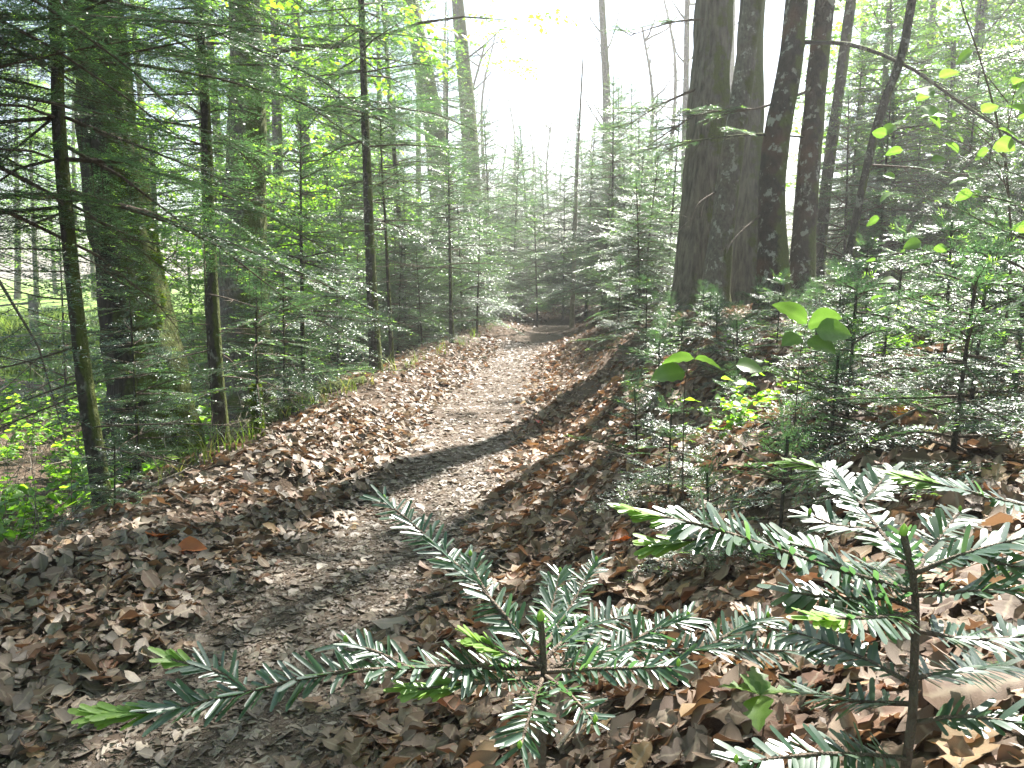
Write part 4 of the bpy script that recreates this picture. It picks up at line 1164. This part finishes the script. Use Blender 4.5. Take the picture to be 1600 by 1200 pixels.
def sapling(label, base, stem_px, branches, keep_n, nl=.031, r=.006, broad=False):
    NEED_, NV_ = (NEEDW, NVW) if broad else (NEED, NV)
    t = thing('fir_sapling', label, 'fir sapling', base)
    S = curve([base - [0, 0, .04]] + [at(*q) for q in stem_px], 24)
    v, f = tube(S - base, np.linspace(r, r * .55, 24), 10, lambda th, k: 1 + .06 * np.sin(3 * th + k)); obj('stem', MB().add(v, f).mesh('stem', M['twig']), t)
    def bud(p, s):
        u = np.linspace(0, 1, 6); pr = np.sin(np.pi * np.clip(u * .93 + .05, 0, 1)) ** .7
        v, f = tube(np.column_stack([0 * u, 0 * u, u * s * 1.7]), pr * s * .5, 8)
        o = obj('bud', MB().add(v, f, 0, .8).mesh('bud', M['fresh']), t); o.location = p - base; return o
    branches = branches + [([stem_px[-2], stem_px[-1]], dict(sp=.0075, nl=.62, start=.012, up=(0, -1, .1)))]
    allN = []                                    # branch, pos(world), matrix, fresh
    bobs = []
    for br in branches:
        pix, opt = br
        P = curve([at(*q) for q in pix], 40)
        v, f = tube(P - P[0], np.linspace(.0028, .0012, 40), 7)
        bo = obj('branch', MB().add(v, f).mesh('branch', M['twig']), t, loc=P[0] - base); bobs.append(bo)
        L = np.concatenate([[0], np.cumsum(np.linalg.norm(np.diff(P, axis=0), axis=1))]); tot = L[-1]
        fr = opt.get('fresh', 0); st = opt.get('start', .02); sp = opt.get('sp', .0037)
        up = Vector(opt.get('up', (0, -.25, 1))).normalized()
        s = st; side = 1
        while s < tot:
            p_ = np.array([np.interp(s, L, P[:, c]) for c in range(3)])
            q_ = np.array([np.interp(min(s + .004, tot), L, P[:, c]) - np.interp(max(s - .004, 0), L, P[:, c]) for c in range(3)])
            T_ = Vector(q_).normalized(); N_ = (up - T_ * up.dot(T_)).normalized(); B_ = N_.cross(T_)
            isf = s > tot - fr
            for sd in (1, -1):
                if gn.random() < .07: continue
                ups = gn.random() < (.15 if broad else .34)
                an = R(gn.normal(58, 9)) if not isf else R(gn.uniform(12, 34))
                if not isf: an *= 1 - .45 * max(0, (s - (tot - fr) + .03) / .03) if s > tot - fr - .03 else 1
                el = gn.uniform(.5, 1.0) if ups else gn.uniform(-.18, .28)
                el += .25 * math.sin(s * 40 + sd); lat = B_ * sd * math.cos(el) + N_ * math.sin(el)
                D_ = (T_ * math.cos(an) + lat * math.sin(an)).normalized()
                W_ = D_.cross(N_ + Vector(gn.normal(0, .10 if broad else .25, 3))).normalized()
                Z_ = D_.cross(-W_).normalized()
                ln = nl * gn.uniform(.6, 1.1) * opt.get('nl', 1) * (.8 if isf else 1) * (.65 + .35 * min(1, (s - st) / .03))
                mt = np.column_stack([np.array(D_), np.array(-W_), -np.array(Z_)]) * ln
                if mt[2, 2] < 0: mt[:, 1:] *= -1
                allN.append((len(bobs) - 1, p_, mt, isf, P[0]))
            s += (sp * .55 if isf else sp) * gn.uniform(.75, 1.25)
        if fr: pass
        elif opt.get('bud'): bud(P[-1], .0048)
    bud(S[-1] - [0, 0, .004], .0085)
    pos = np.array([n_[1] for n_ in allN]); sx, sy, dd = project(pos)
    inf = (sx > -20) & (sx < 1620) & (sy < 1215) & (sy > 0)
    order = np.argsort(np.where(inf, dd, 99))
    # spread the picked needles over all branches: take every k-th of those in view, nearest first
    step = max(1, int(inf.sum() / keep_n))
    chosen = set(order[:inf.sum()][::step][:keep_n].tolist())
    rest = MB()
    for i_, (bi, p_, mt, isf, P0) in enumerate(allN):
        if i_ in chosen:
            o = obj('needle', NEEDF if isf else NEED_[gn.integers(3)], bobs[bi])
            m4 = Matrix(mt.tolist()).to_4x4(); m4.translation = Vector(p_ - P0); o.matrix_local = m4
        else:
            rest.add((NV * [1, 1.5, 1] if isf else NV_) @ mt.T + p_ - base, NF, 1 if isf else 0, gn.uniform(.1, .7))
    obj('needles', rest.mesh('needles', [M['needle'], M['fresh']]), t, kind='stuff')
    return t
bA_ = foot(846, .86)
sapling('dark green fir sapling with long side branches at the bottom centre', bA_, [(848, 1150, .86), (850, 1045, .86), (845, 968, .855)], [
    ([(846, 1045, .86), (700, 1042, .80), (520, 1052, .76), (370, 1085, .74), (250, 1110, .73), (150, 1118, .72)], dict(fresh=.05)),
    ([(390, 1080, .745), (335, 1048, .75), (265, 1030, .75)], dict(fresh=.024, start=.006, nl=.85)),
    ([(850, 1050, .86), (960, 1045, .83), (1060, 1042, .81)], dict(bud=.6)),
    ([(850, 1048, .87), (940, 1020, .92), (1100, 1015, .98), (1275, 1018, 1.02)], dict(bud=.6)),
    ([(845, 1035, .87), (770, 940, .94), (700, 870, 1.0), (640, 815, 1.06), (600, 782, 1.1)], dict(bud=1, sp=.0046)),
    ([(848, 1015, .87), (890, 950, 1.0), (915, 905, 1.08), (932, 878, 1.12)], dict(bud=1, nl=.8, start=.05)),
    ([(848, 1020, .88), (862, 950, 1.02), (875, 895, 1.14)], dict(bud=.6)),
    ([(845, 1058, .855), (760, 1066, .81), (645, 1078, .78)], dict(fresh=.048)),
    ([(845, 1040, .855), (800, 1025, .84), (740, 1000, .82)], dict(fresh=.04)),
    ([(846, 1062, .85), (830, 1110, .79), (812, 1170, .75)], dict(bud=.6)),
    ([(850, 1055, .86), (890, 1085, .80), (930, 1130, .76)], dict(bud=.6, nl=.8)),
    ([(640, 1045, .785), (590, 1020, .79), (540, 1005, .795)], dict(bud=.6, start=.006, nl=.85)),
    ([(960, 1020, .93), (1010, 990, .96), (1075, 965, 1.0)], dict(bud=.6, start=.006)),
    ([(1100, 1016, .98), (1150, 985, 1.02), (1200, 965, 1.06)], dict(bud=.6, start=.006)),
    ([(850, 1030, .87), (905, 985, .95), (985, 960, 1.02)], dict(bud=.6)),
    ([(765, 935, .945), (745, 900, .97), (735, 870, 1.0)], dict(bud=.6, start=.006, nl=.8)),
], 290)
bB_ = foot(1418, .82)
sapling('sun bleached fir sapling with glaring needles at the bottom right', bB_, [(1418, 1180, .82), (1428, 1040, .82), (1430, 930, .82), (1412, 835, .82)], [
    ([(1430, 925, .82), (1310, 890, .79), (1190, 850, .77), (1100, 822, .76), (990, 798, .75)], dict(fresh=.042)),
    ([(1150, 838, .765), (1100, 842, .76), (1030, 850, .755)], dict(fresh=.036, start=.006)),
    ([(1425, 890, .83), (1375, 830, .92), (1330, 770, 1.0), (1290, 735, 1.06), (1235, 722, 1.1)], dict(fresh=.05)),
    ([(1430, 895, .82), (1510, 865, .80), (1640, 830, .78)], dict(bud=.6)),
    ([(1430, 960, .82), (1360, 965, .75), (1275, 968, .70)], dict(fresh=.045)),
    ([(1430, 985, .82), (1530, 1000, .84), (1650, 985, .86)], dict(bud=.6)),
    ([(1428, 1070, .82), (1340, 1025, .86), (1235, 985, .92)], dict(bud=.6)),
    ([(1420, 1185, .82), (1290, 1178, .79), (1150, 1192, .77)], dict(bud=.6)),
    ([(1428, 1060, .82), (1490, 1050, .9), (1580, 1040, 1.0)], dict(bud=.6)),
    ([(1430, 930, .82), (1390, 900, .95), (1350, 880, 1.08)], dict(bud=.6)),
    ([(1430, 1100, .82), (1330, 1095, .9), (1240, 1075, 1.0)], dict(bud=.6, nl=.85)),
    ([(1428, 900, .82), (1460, 850, .92), (1500, 800, 1.04)], dict(bud=.6)),
    ([(1430, 930, .82), (1520, 925, .77), (1640, 920, .74)], dict(fresh=.03)),
    ([(1430, 950, .82), (1380, 935, .80), (1310, 935, .79), (1235, 925, .79)], dict(bud=.6)),
    ([(1320, 892, .79), (1280, 862, .80), (1235, 850, .81)], dict(bud=.6, start=.006)),
    ([(1345, 790, .97), (1375, 755, 1.02), (1400, 735, 1.06)], dict(bud=.6, start=.006)),
    ([(1370, 828, .92), (1310, 822, .95), (1265, 805, .98)], dict(bud=.6, start=.006)),
    ([(1520, 863, .80), (1560, 880, .79), (1610, 890, .78)], dict(bud=.6, start=.006)),
    ([(1428, 1130, .82), (1500, 1120, .80), (1600, 1130, .78)], dict(bud=.6)),
], 290, nl=.033, broad=True)
bC_ = foot(1740, .98)
sapling('fir sapling reaching in from the right picture edge with a lime green tip', bC_, [(1740, 1000, .98), (1740, 760, .98)], [
    ([(1740, 815, .98), (1600, 790, .95), (1500, 765, .95), (1410, 745, .95)], dict(fresh=.05)),
    ([(1740, 900, .98), (1660, 880, 1.05), (1560, 890, 1.12)], dict(bud=.6)),
    ([(1740, 850, .98), (1690, 800, 1.1), (1620, 740, 1.25)], dict(bud=.6)),
], 80, broad=True)

# ------------------------------------------------------------------ labels: say which one of several look-alikes by its place in the row
ORD = ['leftmost', 'second from left', 'third from left', 'fourth from left', 'fifth from left', 'sixth from left', 'seventh from left', 'eighth from left', 'ninth from left', 'tenth from left', 'eleventh from left', 'twelfth from left'] + [f'number {k_} from left' for k_ in range(13, 60)]
rows = {}
for o in list(COL.objects):
    if o.parent is None and o.get('label') and o.get('category') in ('fir tree', 'tree', 'bush', 'grass tuft', 'seedling'):
        rows.setdefault(o['label'], []).append(o)
for lab, os_ in rows.items():
    if len(os_) > 1:
        os_.sort(key=lambda o: o.location.x / max(o.location.y, .1))
        for o, w in zip(os_, ORD):
            o['label'] = f'{lab}, {w}'
# ------------------------------------------------------------------ haze
if HAZE:
    m, nt, bs, out = mat('forest_haze')
    nt.nodes.remove(bs)
    pv = node(nt, 'ShaderNodeVolumePrincipled')
    pv.inputs['Color'].default_value = (1.0, .99, .95, 1)
    pv.inputs['Density'].default_value = HAZE
    pv.inputs['Anisotropy'].default_value = .55
    nt.links.new(pv.outputs[0], out.inputs['Volume'])
    x, y0, y1, z0, z1 = 150, -40, 160, -6, 24
    V = [(-x, y0, z0), (x, y0, z0), (x, y1, z0), (-x, y1, z0), (-x, y0, z1), (x, y0, z1), (x, y1, z1), (-x, y1, z1)]
    F = [(0, 3, 2, 1), (4, 5, 6, 7), (0, 1, 5, 4), (1, 2, 6, 5), (2, 3, 7, 6), (3, 0, 4, 7)]
    hz = obj('haze', MB().add(V, F).mesh('haze', m, False), kind='stuff')
